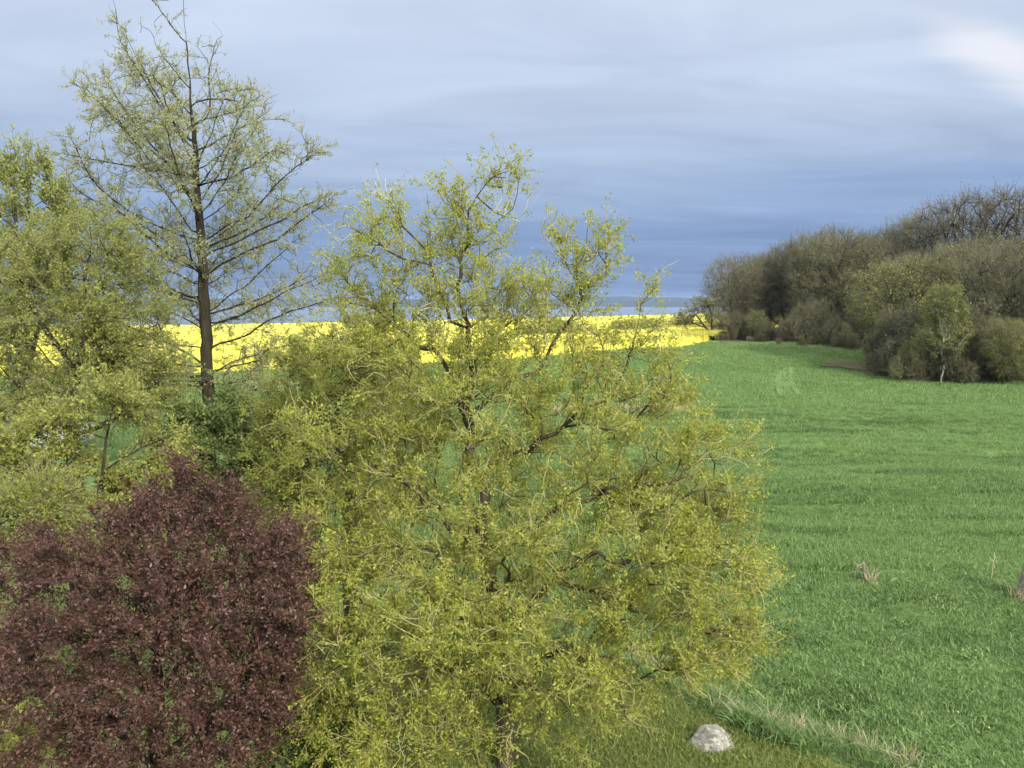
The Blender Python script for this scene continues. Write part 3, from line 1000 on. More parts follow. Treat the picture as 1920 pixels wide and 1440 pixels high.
r = np.random.default_rng(41)
limbs = [trunk]
dep = []
for i, lb_ in enumerate(traced):
    dd = r.uniform(-1.6, 1.6)
    nn = len(lb_)
    limbs.append([at(px, py, LY0 + dd * (j / (nn - 1)) ** 1.2) for j, (px, py) in enumerate(lb_)])
# branches towards and away from the viewer, as long as those on the sides
for k in range(40):
    f = r.random() ** 1.3
    py = 760 - 520 * f
    tx = np.interp(py, [-8, 200, 420, 640, 880], [345, 358, 374, 387, 396])
    reach = np.interp(py, [0, 100, 300, 500, 700, 800], [0.5, 1.4, 2.4, 3.0, 3.2, 2.4]) * r.uniform(0.6, 1.0)
    ang = r.choice([math.pi / 2, -math.pi / 2]) + r.normal() * 0.7
    rise = np.interp(py, [0, 300, 700], [1.3, 0.9, 0.15]) * reach
    a0 = at(tx, py, LY0)
    hd = np.array([math.cos(ang), math.sin(ang), 0])
    limbs.append([a0, a0 + hd * reach * 0.5 + [0, 0, rise * 0.4], a0 + hd * reach + [0, 0, rise]])
sk = Skeleton(limbs, 0.22)
n0 = sk.n
# side shoots along every branch
ids = [i for i in range(len(resample(trunk, 0.22)), n0)]
pts = []
for i in r.choice(ids, 1600):
    d = sk.d[i]
    if r.random() > np.interp(sk.p[i][2], [10.5, 13.0], [1.0, 0.6]):
        continue
    sd = unit(np.cross(d, r.normal(size=3)))
    pts.append(sk.p[i] + (d * r.uniform(0.2, 0.6) + sd * r.uniform(0.15, 0.55) + np.array([0, 0, r.uniform(-0.15, 0.2)])) * r.uniform(0.5, 1.1))
sk.grow(np.array(pts), alpha=0.02, bend=0.5)
sk.wiggle([(25, 0.9, 0.018), (26, 0.3, 0.008)])
con_z = at(345, 0, LY0)[2]
t = thing('conifer_tree', 'tall slender deciduous conifer with straight trunk and sparse fresh needles, left', 'tree', lb)
build_tree(t, sk, 0.0066, 0.16, 0.05, M['bark_larch'], M['twig_grey'], 8500, 0.36, 3, 0.35, 0.02, 0.0060,
           M['larch_leaf'], 92000, 0.058, 0.024, 42, twig_thr=0.055, outward=0.25, up=0.12, along=0.8, spread=0.7, clump=4, jitter=0.025,
           wfun=lambda p: np.interp(p[:, 2], [con_z - 3.5, con_z - 1.5, con_z - 0.4], [1.0, 0.9, 0.12]) * np.clip(np.hypot(p[:, 0] - lb[0], p[:, 1] - lb[1]) / 1.2, 0.15, 1))

# ------------------------------------------------------------------ leafy trees on the far left
def leafy(name, label, Y0, base_px, limbs_px, blobs, per, seed, leaf, nl, ll, lw, twn, twl, r_base=0.12, bark='bark_dark', curl=0.3, droop=0.0, up=0.15, step=0.22, clump=3, along=0.7):
    bx = at(base_px, 900, Y0)[0]
    base = np.array([bx, Y0, float(ground(bx, Y0))])
    lim = [[base] + A(limbs_px[0], Y0)] + [A(l, Y0) for l in limbs_px[1:]]
    sk = Skeleton(lim, step)
    sk.grow(in_blobs(blobs, Y0, per, np.random.default_rng(seed)), alpha=0.2)
    sk.wiggle([(seed, 0.8, 0.04)])
    t = thing(name, label, 'tree', base)
    return build_tree(t, sk, 0.006, r_base, 0.035, M[bark], M['twig_grey'], twn, twl, 3, curl, droop, 0.0048,
                      M[leaf], nl, ll, lw, seed + 50, twig_thr=0.028, clump=clump, up=up, along=along, spread=0.75, jitter=0.03,
                      wfun=lambda p: np.exp(0.75 * noise_field(seed, 1.1)(p)[:, 0]))


leafy('broadleaf_tree', 'upright pale green tree with slim leafy shoots at the left edge', 17.0, 40,
      [[(40, 900, 0), (45, 700, 0), (40, 560, 0), (30, 420, 0), (25, 330, 0), (20, 285, 0)], [(45, 700, 0), (90, 560, .3), (105, 420, .3), (80, 300, .3)], [(40, 560, 0), (60, 450, .2), (45, 290, .2)],
       [(45, 700, 0), (0, 560, -.3), (-40, 440, 0)], [(90, 560, .3), (125, 440, .5), (120, 370, .5)]],
      [(12, 345, 9, 45, 0, .15, .25), (47, 335, 8, 40, .2, .15, .25), (80, 345, 8, 40, .3, .15, .25), (15, 415, 60, 45, 0, .7, .9), (95, 415, 50, 45, .3, .6, .8), (40, 470, 100, 70, 0, 1.0, 2.2),
       (-30, 480, 60, 80, 0, .8, 1.0), (60, 560, 100, 70, 0, 1.0, 1.6), (-20, 600, 80, 80, 0, .9, 1.0)], 30, 61, 'left_leaf_fresh', 27000, 0.075, 0.036, 2600, 0.45, up=0.9)
leafy('broadleaf_tree', 'broad yellow-green tree with layered branches beside the conifer, left', 15.5, 135,
      [[(135, 950, 0), (138, 820, 0), (140, 700, 0), (160, 580, 0), (170, 450, 0)], [(138, 820, 0), (200, 700, -.5), (260, 620, -.5), (300, 560, -.4)], [(140, 700, 0), (80, 600, -.2), (30, 520, 0)],
       [(160, 580, 0), (220, 500, .4), (240, 440, .5)], [(138, 820, 0), (60, 740, -.8), (-20, 700, -.9)], [(138, 820, 0), (230, 780, -.8), (310, 740, -.8)], [(140, 700, 0), (130, 620, 1.0), (120, 560, 1.4)],
       [(138, 820, 0), (140, 740, -1.2), (150, 690, -1.6)]],
      [(165, 450, 60, 40, 0, .6, 1.0), (95, 480, 70, 50, 0, .7, 1.2), (215, 500, 60, 50, .2, .7, 1.1), (140, 550, 120, 60, 0, 1.1, 2.2), (30, 570, 80, 60, -.1, .8, 1.2), (220, 600, 90, 60, -.2, .9, 1.5),
       (100, 640, 150, 60, -.4, 1.2, 2.4), (255, 680, 90, 50, -.4, .8, 1.2), (0, 680, 80, 60, -.4, .9, 1.2), (140, 740, 170, 50, -.7, 1.3, 2.6), (280, 760, 70, 35, -.7, .6, .8), (20, 770, 80, 40, -.8, .9, 1.2)],
      34, 62, 'left_leaf', 82000, 0.050, 0.025, 5000, 0.5, 0.15, droop=0.03, up=0.0)
leafy('broadleaf_tree', 'small dark-stemmed tree with drooping branches under the broad left tree', 13.0, 188,
      [[(188, 960, 0), (190, 880, 0), (205, 800, 0), (215, 740, 0)], [(190, 880, 0), (240, 845, .2), (300, 825, .3)], [(205, 800, 0), (150, 780, -.2), (90, 800, -.3)], [(190, 900, 0), (250, 880, -.2), (300, 868, -.2)],
       [(188, 960, 0), (130, 900, .2), (60, 880, .2)]],
      [(215, 760, 60, 30, 0, .5, .8), (150, 790, 70, 30, -.2, .6, .8), (290, 820, 40, 20, .3, .4, .4), (80, 830, 80, 40, -.2, .6, 1.0), (300, 872, 40, 14, -.2, .3, .25), (60, 900, 90, 50, .2, .7, 1.2),
       (240, 950, 70, 40, -.3, .6, 1.2), (120, 930, 110, 50, 0, .7, 1.8), (60, 850, 100, 50, 0.3, .7, 1.5), (180, 900, 60, 40, .4, .5, .8), (300, 910, 60, 40, .3, .5, .8), (200, 980, 120, 40, -.2, .6, 1.5)], 22, 63, 'left_leaf', 42000, 0.062, 0.030, 2600, 0.4, 0.07, droop=0.08, up=0.0)
leafy('weeping_tree', 'low weeping shrub with fine drooping yellow-green shoots, far left', 11.5, 40,
      [[(40, 1040, 0), (45, 980, 0), (50, 940, 0)], [(45, 980, 0), (100, 945, -.2)], [(45, 980, 0), (-10, 945, 0)]],
      [(50, 945, 80, 30, 0, .6, 1.4), (-10, 960, 60, 40, 0, .5, .8), (95, 975, 40, 30, -.1, .4, .6), (40, 1000, 80, 40, 0, .5, 1.0), (150, 990, 60, 30, .1, .4, .8)], 22, 64, 'left_leaf', 18000, 0.075, 0.016, 1200, 0.55, 0.05,
      droop=0.22, up=0.1, clump=1, along=1.4)
leafy('shrub', 'dense mid green shrub in front of the conifer trunk', 14.5, 430,
      [[(430, 960, 0), (432, 880, 0), (440, 800, 0)], [(430, 960, 0), (370, 880, -.2), (345, 800, -.2)], [(430, 960, 0), (490, 880, 0), (520, 790, 0)], [(430, 960, 0), (430, 880, -1.0)]],
      [(440, 790, 70, 40, 0, .7, 1.4), (370, 820, 60, 50, -.2, .7, 1.4), (510, 800, 60, 60, 0, .7, 1.4), (440, 870, 110, 60, -.4, .9, 2.6), (350, 900, 60, 60, -.4, .7, 1.4), (500, 900, 80, 70, -.4, .8, 1.6), (430, 950, 120, 50, -.6, .8, 1.6)],
      22, 65, 'shrub_leaf', 52000, 0.07, 0.036, 2600, 0.36, 0.06)
leafy('shrub', 'dark green shrub between the purple tree and the willow, bottom', 8.7, 560,
      [[(560, 1500, 0), (560, 1420, 0), (565, 1360, 0)], [(560, 1420, 0), (600, 1370, .2)], [(560, 1420, 0), (530, 1400, .1)]],
      [(560, 1370, 50, 50, .1, .4, 1.0), (610, 1360, 50, 50, .3, .4, 1.0), (540, 1440, 60, 50, 0, .4, 1.2), (620, 1430, 60, 50, .3, .4, 1.0)], 20, 66, 'shrub_leaf', 22000, 0.055, 0.028, 1200, 0.25, 0.04, step=0.12)
leafy('shrub', 'bright green shrub in the bottom left corner below the purple tree', 7.6, -10,
      [[(0, 1460, 0), (10, 1400, 0), (20, 1360, 0)], [(0, 1460, 0), (-30, 1390, 0)]],
      [(15, 1360, 45, 40, 0, .3, 1.0), (-20, 1380, 50, 50, 0, .3, 1.0), (10, 1410, 60, 40, 0, .3, 1.0)], 16, 67, 'left_leaf_fresh', 9000, 0.06, 0.034, 700, 0.22, 0.03, step=0.12)

# ------------------------------------------------------------------ purple-leaved tree
PY = 8.6
pb = np.array([at(290, 1400, PY)[0], PY, 0.0])
limbs = [[pb, *A([(292, 1440, 0), (295, 1300, 0), (305, 1150, 0), (325, 1000, 0), (338, 920, 0), (340, 885, 0)], PY)],
         A([(295, 1300, 0), (400, 1180, -.3), (480, 1080, -.3), (540, 1000, -.2)], PY), A([(295, 1300, 0), (200, 1180, -.3), (140, 1090, -.3), (110, 1020, -.2)], PY),
         A([(305, 1150, 0), (370, 1040, .3), (420, 930, .3)], PY), A([(305, 1150, 0), (250, 1040, .3), (220, 980, .4)], PY), A([(292, 1440, 0), (400, 1330, -.8), (500, 1260, -.9), (570, 1200, -.7)], PY),
         A([(292, 1440, 0), (180, 1340, -.8), (80, 1280, -.9), (0, 1250, -.8)], PY), A([(295, 1300, 0), (300, 1180, -1.0), (310, 1080, -1.2)], PY), A([(295, 1300, 0), (320, 1180, 1.0), (330, 1080, 1.2)], PY),
         A([(292, 1440, 0), (280, 1360, -1.2), (270, 1320, -1.7)], PY), A([(295, 1300, 0), (100, 1180, .4), (0, 1090, .6), (-60, 1060, .6)], PY)]
blobs = [(340, 905, 22, 35, 0, .2, .3), (330, 975, 65, 50, 0, .5, 1.2), (425, 985, 55, 45, .2, .5, .8), (250, 990, 60, 40, .2, .4, .6), (340, 1040, 150, 80, -.1, .9, 3.4), (500, 1045, 65, 60, -.2, .6, 1.3),
         (540, 1100, 50, 55, -.2, .5, .9), (160, 1040, 90, 60, -.1, .6, 1.6), (200, 1130, 130, 80, -.4, .9, 2.4), (400, 1140, 150, 90, -.5, 1.0, 3.6), (525, 1180, 55, 80, -.5, .6, 1.3), (300, 1220, 170, 90, -.8, 1.0, 3.8),
         (480, 1270, 80, 80, -.7, .7, 1.8), (120, 1260, 130, 90, -.7, .9, 2.6), (320, 1350, 180, 80, -1.0, .9, 3.4), (170, 1390, 140, 60, -1.0, .8, 2.0), (450, 1370, 80, 70, -.9, .6, 1.4), (-20, 1180, 90, 80, .5, .6, 1.3), (100, 1340, 110, 70, -.6, .7, 1.5),
         (-30, 1270, 90, 70, -.1, .6, 1.3), (40, 1070, 90, 50, .6, .5, 1.0), (20, 1220, 70, 60, .4, .5, .8), (290, 1440, 200, 50, -1.0, .8, 1.6)]
sk = Skeleton(limbs, 0.16)
sk.grow(in_blobs(blobs, PY, 24, np.random.default_rng(13)), alpha=0.2)
sk.wiggle([(27, 0.6, 0.03)])
t = thing('purple_tree', 'rounded tree with dense dark purple-red leaves, bottom left', 'tree', pb)
build_tree(t, sk, 0.004, 0.11, 0.03, M['bark_dark'], M['twig_purple'], 4200, 0.36, 3, 0.25, 0.02, 0.0032,
           M['purple_leaf'], 138000, 0.040, 0.020, 33, twig_thr=0.02, outward=0.5, up=0.2, along=0.6, spread=0.8, jitter=0.02, clump=2,
           wfun=lambda p: np.exp(0.3 * noise_field(79, 0.8)(p)[:, 0]))

# ------------------------------------------------------------------ trees of the wood
HIDE = []


def wood_variant(name, seed, height, crown, r_base, leaf, nl, ll, lw, twn, twl, per, bark='bark_dark', fork=0.3, twr=0.012, thick=0.06, twig='twig_wood', r_tip=0.012):
    """a tree standing at the origin; crown = ellipsoids (x, y, z, rx, ry, rz, weight) as shares of the height"""
    r = np.random.default_rng(seed)
    h = height
    lim = [[np.array([0, 0, -0.3]), np.array([r.normal() * .1, r.normal() * .1, h * fork]), np.array([r.normal() * .3, r.normal() * .3, h * 0.62]), np.array([r.normal() * .4, r.normal() * .4, h * 0.93])]]
    for k in range(7):
        a = k * 2.4 + r.normal() * 0.3
        z0 = h * (fork + 0.05 * k * r.uniform(0.5, 1.2))
        rx, ry = crown[0][3] * h * 0.8, crown[0][4] * h * 0.8
        e = np.array([math.cos(a) * rx, math.sin(a) * ry, min(z0 + h * r.uniform(0.25, 0.5), h * 0.92)])
        s0 = np.array([0, 0, z0])
        lim.append([s0, s0 * 0.55 + e * 0.45 + [0, 0, -0.03 * h], e])
    P = []
    for x, y, zc, rx, ry, rz_, w in crown:
        n = int(per * w)
        q = unit(r.normal(size=(n, 3))) * r.random((n, 1)) ** 0.27
        P.append((np.array([x, y, zc]) + q * np.array([rx, ry, rz_])) * h)
    sk = Skeleton(lim, 0.45)
    sk.grow(np.vstack(P), alpha=0.12, bend=0.7)
    sk.wiggle([(seed, 1.6, 0.10), (seed + 1, 0.7, 0.04)])
    t = thing(name, 'tree', 'tree')
    build_tree(t, sk, r_tip, r_base, thick, M[bark], M[twig], twn, twl, 2, 0.3, 0.0, twr,
               M[leaf], nl, ll, lw, seed + 5, twig_thr=0.06, outward=0.4, up=0.7, along=0.6, spread=0.9, jitter=0.1, tip_bias=0.3)
    t['h'] = height
    return t


V1 = wood_variant('wood_tree', 201, 12, [(0, 0, .66, .34, .34, .34, 1.6), (0, 0, .34, .30, .30, .30, 1.0)], 0.20, 'wood_leaf', 7500, 0.13, 0.09, 5600, 1.4, 400)
V2 = wood_variant('wood_tree', 202, 13, [(0, 0, .66, .27, .27, .34, 1.6), (0, 0, .34, .24, .24, .30, .8)], 0.20, 'wood_leaf', 3500, 0.15, 0.10, 5600, 1.4, 380)
V3 = wood_variant('wood_tree', 203, 12, [(0, 0, .62, .38, .38, .36, 2.0), (0, 0, .32, .34, .34, .28, 1.0)], 0.22, 'wood_leaf_green', 8000, 0.13, 0.09, 5600, 1.2, 400)
V4 = wood_variant('bare_tree', 204, 14, [(0, 0, .72, .36, .36, .26, 1.6), (0, 0, .5, .28, .28, .2, .5)], 0.32, 'wood_leaf', 700, 0.14, 0.10, 2600, 1.2, 200, fork=0.32, twr=0.013, r_tip=0.026)
V5 = wood_variant('wood_tree', 205, 9, [(0, 0, .62, .36, .36, .34, 1.8), (.1, 0, .34, .34, .34, .22, .8)], 0.14, 'wood_leaf_green', 13000, 0.13, 0.09, 4600, 0.9, 320)
BIRCH = wood_variant('birch_tree', 206, 9, [(0, 0, .74, .17, .17, .22, 1.0), (.02, 0, .48, .24, .24, .2, .8)], 0.075, 'wood_leaf_green', 12000, 0.13, 0.09, 2200, 0.7, 220, bark='bark_birch', thick=0.035, fork=.4)
B1 = wood_variant('bush', 207, 4, [(.15, .1, .42, .38, .36, .40, 1.0), (-.25, .05, .55, .26, .26, .42, .8), (.35, -.2, .3, .3, .3, .28, .6), (-.3, -.3, .25, .34, .3, .26, .6), (.05, .3, .62, .2, .2, .36, .4)], 0.07, 'wood_leaf', 5000, 0.12, 0.08, 2800, 0.7, 220, fork=0.08, thick=0.04)
B2 = wood_variant('bush', 208, 4, [(-.1, .1, .48, .34, .34, .44, 1.0), (.25, -.05, .62, .22, .22, .36, .7), (-.35, -.2, .3, .3, .3, .28, .6), (.2, .3, .3, .3, .3, .28, .6)], 0.07, 'wood_leaf_green', 5500, 0.12, 0.08, 2400, 0.7, 220, fork=0.08, thick=0.04)

used = set()


def plant(var, px, Y, top, label, cat='tree', group=None, wide=1.0, name=None, lift=0.0):
    X = at(px, 650, Y)[0]
    g = float(ground(X, Y))
    ht = at(px, top, Y)[2] - g
    s = ht / var['h']
    rz = rng.uniform(0, 6.28)
    loc, sc_ = (X, Y, g + lift), (s * wide, s * wide, s)
    if var.name in used:
        return copy_tree(var, loc, rz, sc_, label, cat, group, name)
    used.add(var.name)
    var.location, var.scale, var.rotation_euler = loc, sc_, (0, 0, rz)
    var['label'], var['category'] = label, cat
    if group:
        var['group'] = group
    return var


GW = 'trees of the wood beside the field'
G1 = 'grey-brown budding tree standing in the row of the distant wood'
plant(V1, 1372, 90, 484, 'rounded grey tree at the left end of the wood, beside the yellow field', group=GW, wide=1.1)
plant(V1, 1420, 92, 484, 'rounded grey-brown tree second from the left end of the wood', group=GW, wide=1.15)
plant(V2, 1462, 92, 462, 'slim grey-brown tree third from the left end of the wood', group=GW, wide=1.1)
for px, Y, tp, v_ in ((1395, 98, 505, V3), (1440, 100, 480, V1), (1500, 90, 452, V2), (1530, 93, 442, V1), (1600, 88, 446, V2), (1632, 86, 452, V1), (1652, 90, 436, V2), (1610, 98, 450, V3)):
    plant(v_, px, Y, tp, G1 if v_ is not V3 else ('olive-tinged tree behind the left end of the wood' if px < 1500 else 'olive-tinged tree behind the middle of the wood'), group='grey-brown trees in the middle of the wood', wide=1.15)
plant(V3, 1560, 85, 430, 'broad olive-tinged tree with rounded top in the middle of the wood', group=GW, wide=1.05)
plant(V2, 1690, 92, 416, 'hazy bare tree on the skyline left of the tallest trees', group=GW, wide=1.1)
plant(V3, 1728, 88, 398, 'pale olive tree just left of the tall bare crowns on the skyline', group=GW, wide=0.75)
plant(V4, 1778, 84, 366, 'leftmost of the tall bare trees showing dark limbs on the skyline', group=GW, wide=0.95)
plant(V4, 1838, 82, 352, 'middle tall bare tree with dark forked limbs on the skyline', group=GW, wide=1.0)
plant(V4, 1898, 80, 346, 'tallest bare tree at the right edge of the skyline', group=GW, wide=1.0)
for px, Y, tp, v_ in ((1790, 72, 462, V1), (1860, 74, 458, V2), (1925, 74, 450, V1), (1700, 74, 480, V2)):
    plant(v_, px, Y, tp, 'grey-brown tree inside the near clump below the bare crowns', group='grey-brown trees inside the near clump', wide=1.1)
plant(V3, 1840, 62, 444, 'large domed olive-brown tree in the near clump at the right', group=GW, wide=1.15)
plant(V3, 1760, 65, 470, 'domed olive tree in the near clump left of the largest dome', group=GW, wide=1.1)
plant(V1, 1915, 60, 470, 'brownish tree cut by the right edge in the near clump', group=GW, wide=1.1)
plant(V5, 1688, 64, 482, 'yellow-green leafing tree on the left flank of the near clump', group=GW, wide=1.25)
plant(BIRCH, 1768, 55.0, 530, 'slender birch with white stem and fresh green leaves before the near clump')
plant(V5, 1885, 54, 596, 'yellow-green young tree right of the birch at the near clump', group=GW, wide=0.9)
plant(V5, 1405, 84, 592, 'small yellow-green tree low in the left part of the wood', group=GW, wide=0.9)

for i, px in enumerate(range(1362, 1664, 14)):
    top = rng.uniform(560, 635)
    Yb = float(np.interp(px, [1350, 1500, 1660], [83, 78, 75])) + (625 - top) * 0.05
    plant(B2 if i % 6 == 4 else B1, px, Yb + rng.uniform(-1, 1), top, ('yellow-green bush' if i % 6 == 4 else 'brownish bush') + ' in the undergrowth along the foot of the distant wood', 'bush', 'bushes along the foot of the distant wood', wide=rng.uniform(0.55, 0.85))
for i, px in enumerate(range(1662, 1960, 15)):
    top = rng.uniform(565, 640)
    plant(B2 if i % 4 == 3 else B1, px, float(np.interp(px, [1660, 1700, 1960], [58, 54.7, 54.2])) + rng.uniform(-.4, .4) + (660 - top) * 0.04, top, ('yellow-green bush' if i % 4 == 3 else 'dark bush') + ' in the undergrowth along the foot of the near clump', 'bush', 'bushes along the foot of the near clump', wide=rng.uniform(0.55, 0.85))

# leaning dark tree over the yellow field at the wood's end
LT = 84.0
lb2 = np.array([*at(1338, 640, LT)[:2], 0])
lb2[2] = float(ground(lb2[0], lb2[1]))
limbs = [[lb2, *A([(1332, 628, 0), (1322, 612, 0), (1312, 598, 0), (1300, 585, 0)], LT)], A([(1322, 612, 0), (1303, 608, 0), (1285, 603, 0), (1272, 600, 0)], LT), A([(1332, 628, 0), (1336, 600, 0), (1330, 575, 0), (1322, 558, 0)], LT)]
blobs = [(1300, 590, 20, 14, 0, 1.2, 1), (1318, 572, 18, 14, 0, 1.2, 1), (1285, 600, 20, 9, 0, .8, .7), (1332, 585, 16, 22, 0, 1.2, 1), (1345, 610, 12, 22, 0, 1, .8)]
sk = Skeleton(limbs, 0.4)
sk.grow(in_blobs(blobs, LT, 60, np.random.default_rng(14)), alpha=0.15)
sk.wiggle([(28, 1.0, 0.08)])
t = thing('leaning_tree', 'small dark tree leaning left over the yellow field at the end of the wood', 'tree', lb2)
build_tree(t, sk, 0.014, 0.16, 0.05, M['bark_dark'], M['twig_wood'], 900, 0.7, 3, 0.4, 0.0, 0.013, M['wood_leaf'], 3200, 0.16, 0.11, 34, twig_thr=0.06, jitter=0.06)

for px, Y, top, wd, lab in ((1205, 97, 602, 2.6, 'right long low green thicket standing in the yellow field'), (1170, 97, 605, 2.0, 'left end of the low green thicket strip in the yellow field'),
                            (1284, 104, 597, 2.0, 'low green thicket in the yellow field beside the leaning tree'), (1060, 97, 604, 2.8, 'low green thicket in the yellow field seen through the willow, right'),
                            (1010, 97, 606, 2.4, 'low green thicket in the yellow field seen through the willow, left')):
    plant(B2, px, Y, top, lab, 'thicket', 'thickets standing in the yellow field', wide=wd, lift=0.3, name='thicket')

# ------------------------------------------------------------------ field marks
for ln in TRACKS:
    strip('wheel_track', ln, 0.34, 0.08, M['track'], 0.1)
strip('bare_soil', [(1545, 684), (1600, 688), (1650, 698), (1690, 710)], 4.0, 0.19, M['soil'], 0.06)

# ------------------------------------------------------------------ boulder
def rock_mesh(name, seed, size, mat, planes):
    r = np.random.default_rng(seed)
    nu, nv = 64, 36
    th = np.linspace(0, math.pi, nv)
    ph = np.arange(nu) / nu * 2 * math.pi
    d = np.stack([np.sin(th)[:, None] * np.cos(ph), np.sin(th)[:, None] * np.sin(ph), np.cos(th)[:, None] * np.ones(nu)], -1).reshape(-1, 3)
    rad = np.full(len(d), 1.2)
    for nrm, dist in planes:
        nrm = unit(np.array(nrm, float) + r.normal(size=3) * 0.03)
        c = d @ nrm
        hit = c > 0.05
        rad[hit] = np.minimum(rad[hit], dist / c[hit])
    f = noise_field(seed, 0.5)
    V = d * rad[:, None]
    V = V + d * (f(V * 0.6)[:, :1] * 0.03 + noise_field(seed + 1, 0.22)(V)[:, :1] * 0.010)
    V = V * np.array(size)
    i = (np.arange(nv - 1)[:, None] * nu + np.arange(nu)[None]).ravel()
    j = (np.arange(nv - 1)[:, None] * nu + (np.arange(nu)[None] + 1) % nu).ravel()
    return mesh_np(name, V, [np.stack([i, i + nu, j + nu, j], -1)], mat)


m, b = new_mat('boulder')
co = b.n('ShaderNodeTexCoord').outputs['Object']
f1 = b.noise(co, 6.0, 8, 0.7, 0.6)
f2 = b.noise(co, 11.0, 5, 0.7)
col = b.ramp(f1, [(0.32, (0.085, 0.082, 0.065)), (0.47, (0.19, 0.185, 0.15)), (0.66, (0.30, 0.295, 0.25))])
col = b.mix(b.ramp(f2, [(0.52, (0, 0, 0)), (0.62, (1, 1, 1))]), col, (0.40, 0.395, 0.34))
col = b.mix(b.ramp(b.noise(co, 7.0, 4, 0.6, 1.0), [(0.60, (0, 0, 0)), (0.70, (0.7, 0.7, 0.7))]), col, (0.12, 0.125, 0.055))
bm = b.n('ShaderNodeBump', {'Strength': 0.5, 'Distance': 0.03, 'Height': f2})
p_ = b.n('ShaderNodeBsdfPrincipled', {'Base Color': col, 'Roughness': 0.9, 'Normal': bm.outputs[0]})
b.n('ShaderNodeOutputMaterial', {'Surface': p_.outputs[0]})
bp = gpoint(1340, 1416)
ro = link('boulder', rock_mesh('boulder', 5, (0.315, 0.28, 0.27), m, [
    ((-0.55, -0.25, 0.8), 0.74), ((0.15, -0.2, 1.0), 0.82), ((0.75, -0.2, 0.65), 0.84), ((-0.9, -0.35, 0.2), 0.88), ((0.95, -0.35, 0.0), 0.93),
    ((-0.25, -1.0, 0.25), 0.80), ((0.45, -0.9, 0.35), 0.80), ((0.0, 1.0, 0.4), 0.85), ((-0.6, 0.7, 0.3), 0.9), ((0.6, 0.7, 0.3), 0.9), ((0.1, -0.75, 0.75), 0.80)]), label='pale grey lichen-patched boulder on the lawn, bottom right of the willow', cat='boulder')
ro.location = (bp[0], bp[1] + 0.12, bp[2] + 0.02)
ro.rotation_euler = (0, 0, 0.12)

a_ = rng.uniform(0, 6.28, 120)
rr3 = rng.uniform(0.24, 0.42, 120)
px3, py3 = ro.location.x + np.cos(a_) * rr3 * 1.05, ro.location.y + np.sin(a_) * rr3 * 0.9
scatter('boulder_grass', np.column_stack([px3, py3, ground(px3, py3) + 0.03]), rng.uniform(0.9, 2.0, 120), lawn_t,
        'longer lawn grass growing round the foot of the boulder', 'grass', tilt=0.3)

# ------------------------------------------------------------------ posts and weeds in the meadow
M['old_wood'] = solid_mat('old_wood', [(0.3, (0.11, 0.095, 0.06)), (0.5, (0.23, 0.205, 0.14)), (0.7, (0.38, 0.345, 0.25))], 6, 0.95, bump=0.8, stretch=(3, 3, 0.4), bscale=14)


def post(name, base, h, r0, r1, lean, seed, label, cat, rings=10, sides=12):
    r = np.random.default_rng(seed)
    V = []
    for k in range(rings):
        t_ = k / (rings - 1)
        rad = r0 + (r1 - r0) * t_
        if k == rings - 1:
            rad *= 0.55
        for s in range(sides):
            a = s / sides * 2 * math.pi
            rr2 = rad * (1 + 0.14 * math.sin(3 * a + seed) + 0.08 * r.normal())
            zt = h * t_ + (0.05 * h * math.sin(a + seed) * t_ ** 3)
            V.append((math.cos(a) * rr2 + lean[0] * h * t_ ** 1.5, math.sin(a) * rr2 + lean[1] * h * t_, zt - 0.08))
    V.append((lean[0] * h, lean[1] * h, h * 0.99 - 0.08))
    q = [[k * sides + s, k * sides + (s + 1) % sides, (k + 1) * sides + (s + 1) % sides, (k + 1) * sides + s] for k in range(rings - 1) for s in range(sides)]
    tr = [[(rings - 1) * sides + s, (rings - 1) * sides + (s + 1) % sides, rings * sides] for s in range(sides)]
    me = mesh_np(name, np.array(V), [np.array(q), np.array(tr)], M['old_wood'])
    o = link(name, me, label=label, cat=cat)
    o.location = tuple(base)
    return o


def stalks(name, root, n, h, w, lean, spread, seed, mat, kind='stuff'):
    r = np.random.default_rng(seed)
    V, q, t_, tint = blades(n, h, w, lean, spread, r)
    return link(name, mesh_np(name, V, [q, t_], mat, tint), root, kind)


pp = gpoint(1622, 1092)
post('old_post', pp, 0.52, 0.036, 0.034, (-0.12, 0.0), 3, 'short weathered wooden post leaning in the meadow', 'post')
g = thing('grass_clump', 'clump of bleached grass stalks beside the short wooden post', 'grass', pp + [0.09, -0.05, 0])
stalks('stalks', g, 26, 0.46, 0.012, 1.3, 0.06, 71, M['straw'])
stalks('stalks', g, 50, 0.18, 0.013, 1.4, 0.14, 72, M['straw'])
sp = gpoint(1918, 1122)
post('tree_stump', sp + [0.10, 0, 0], 1.05, 0.24, 0.10, (0.10, 0.0), 8, 'brown weathered stump cut by the right edge of the picture', 'stump', rings=14)
g = thing('grass_clump', 'dry grass clinging round the brown stump at the right edge', 'grass', sp + [-0.05, -0.18, 0])
stalks('stalks', g, 46, 0.42, 0.010, 0.9, 0.13, 73, M['straw'])


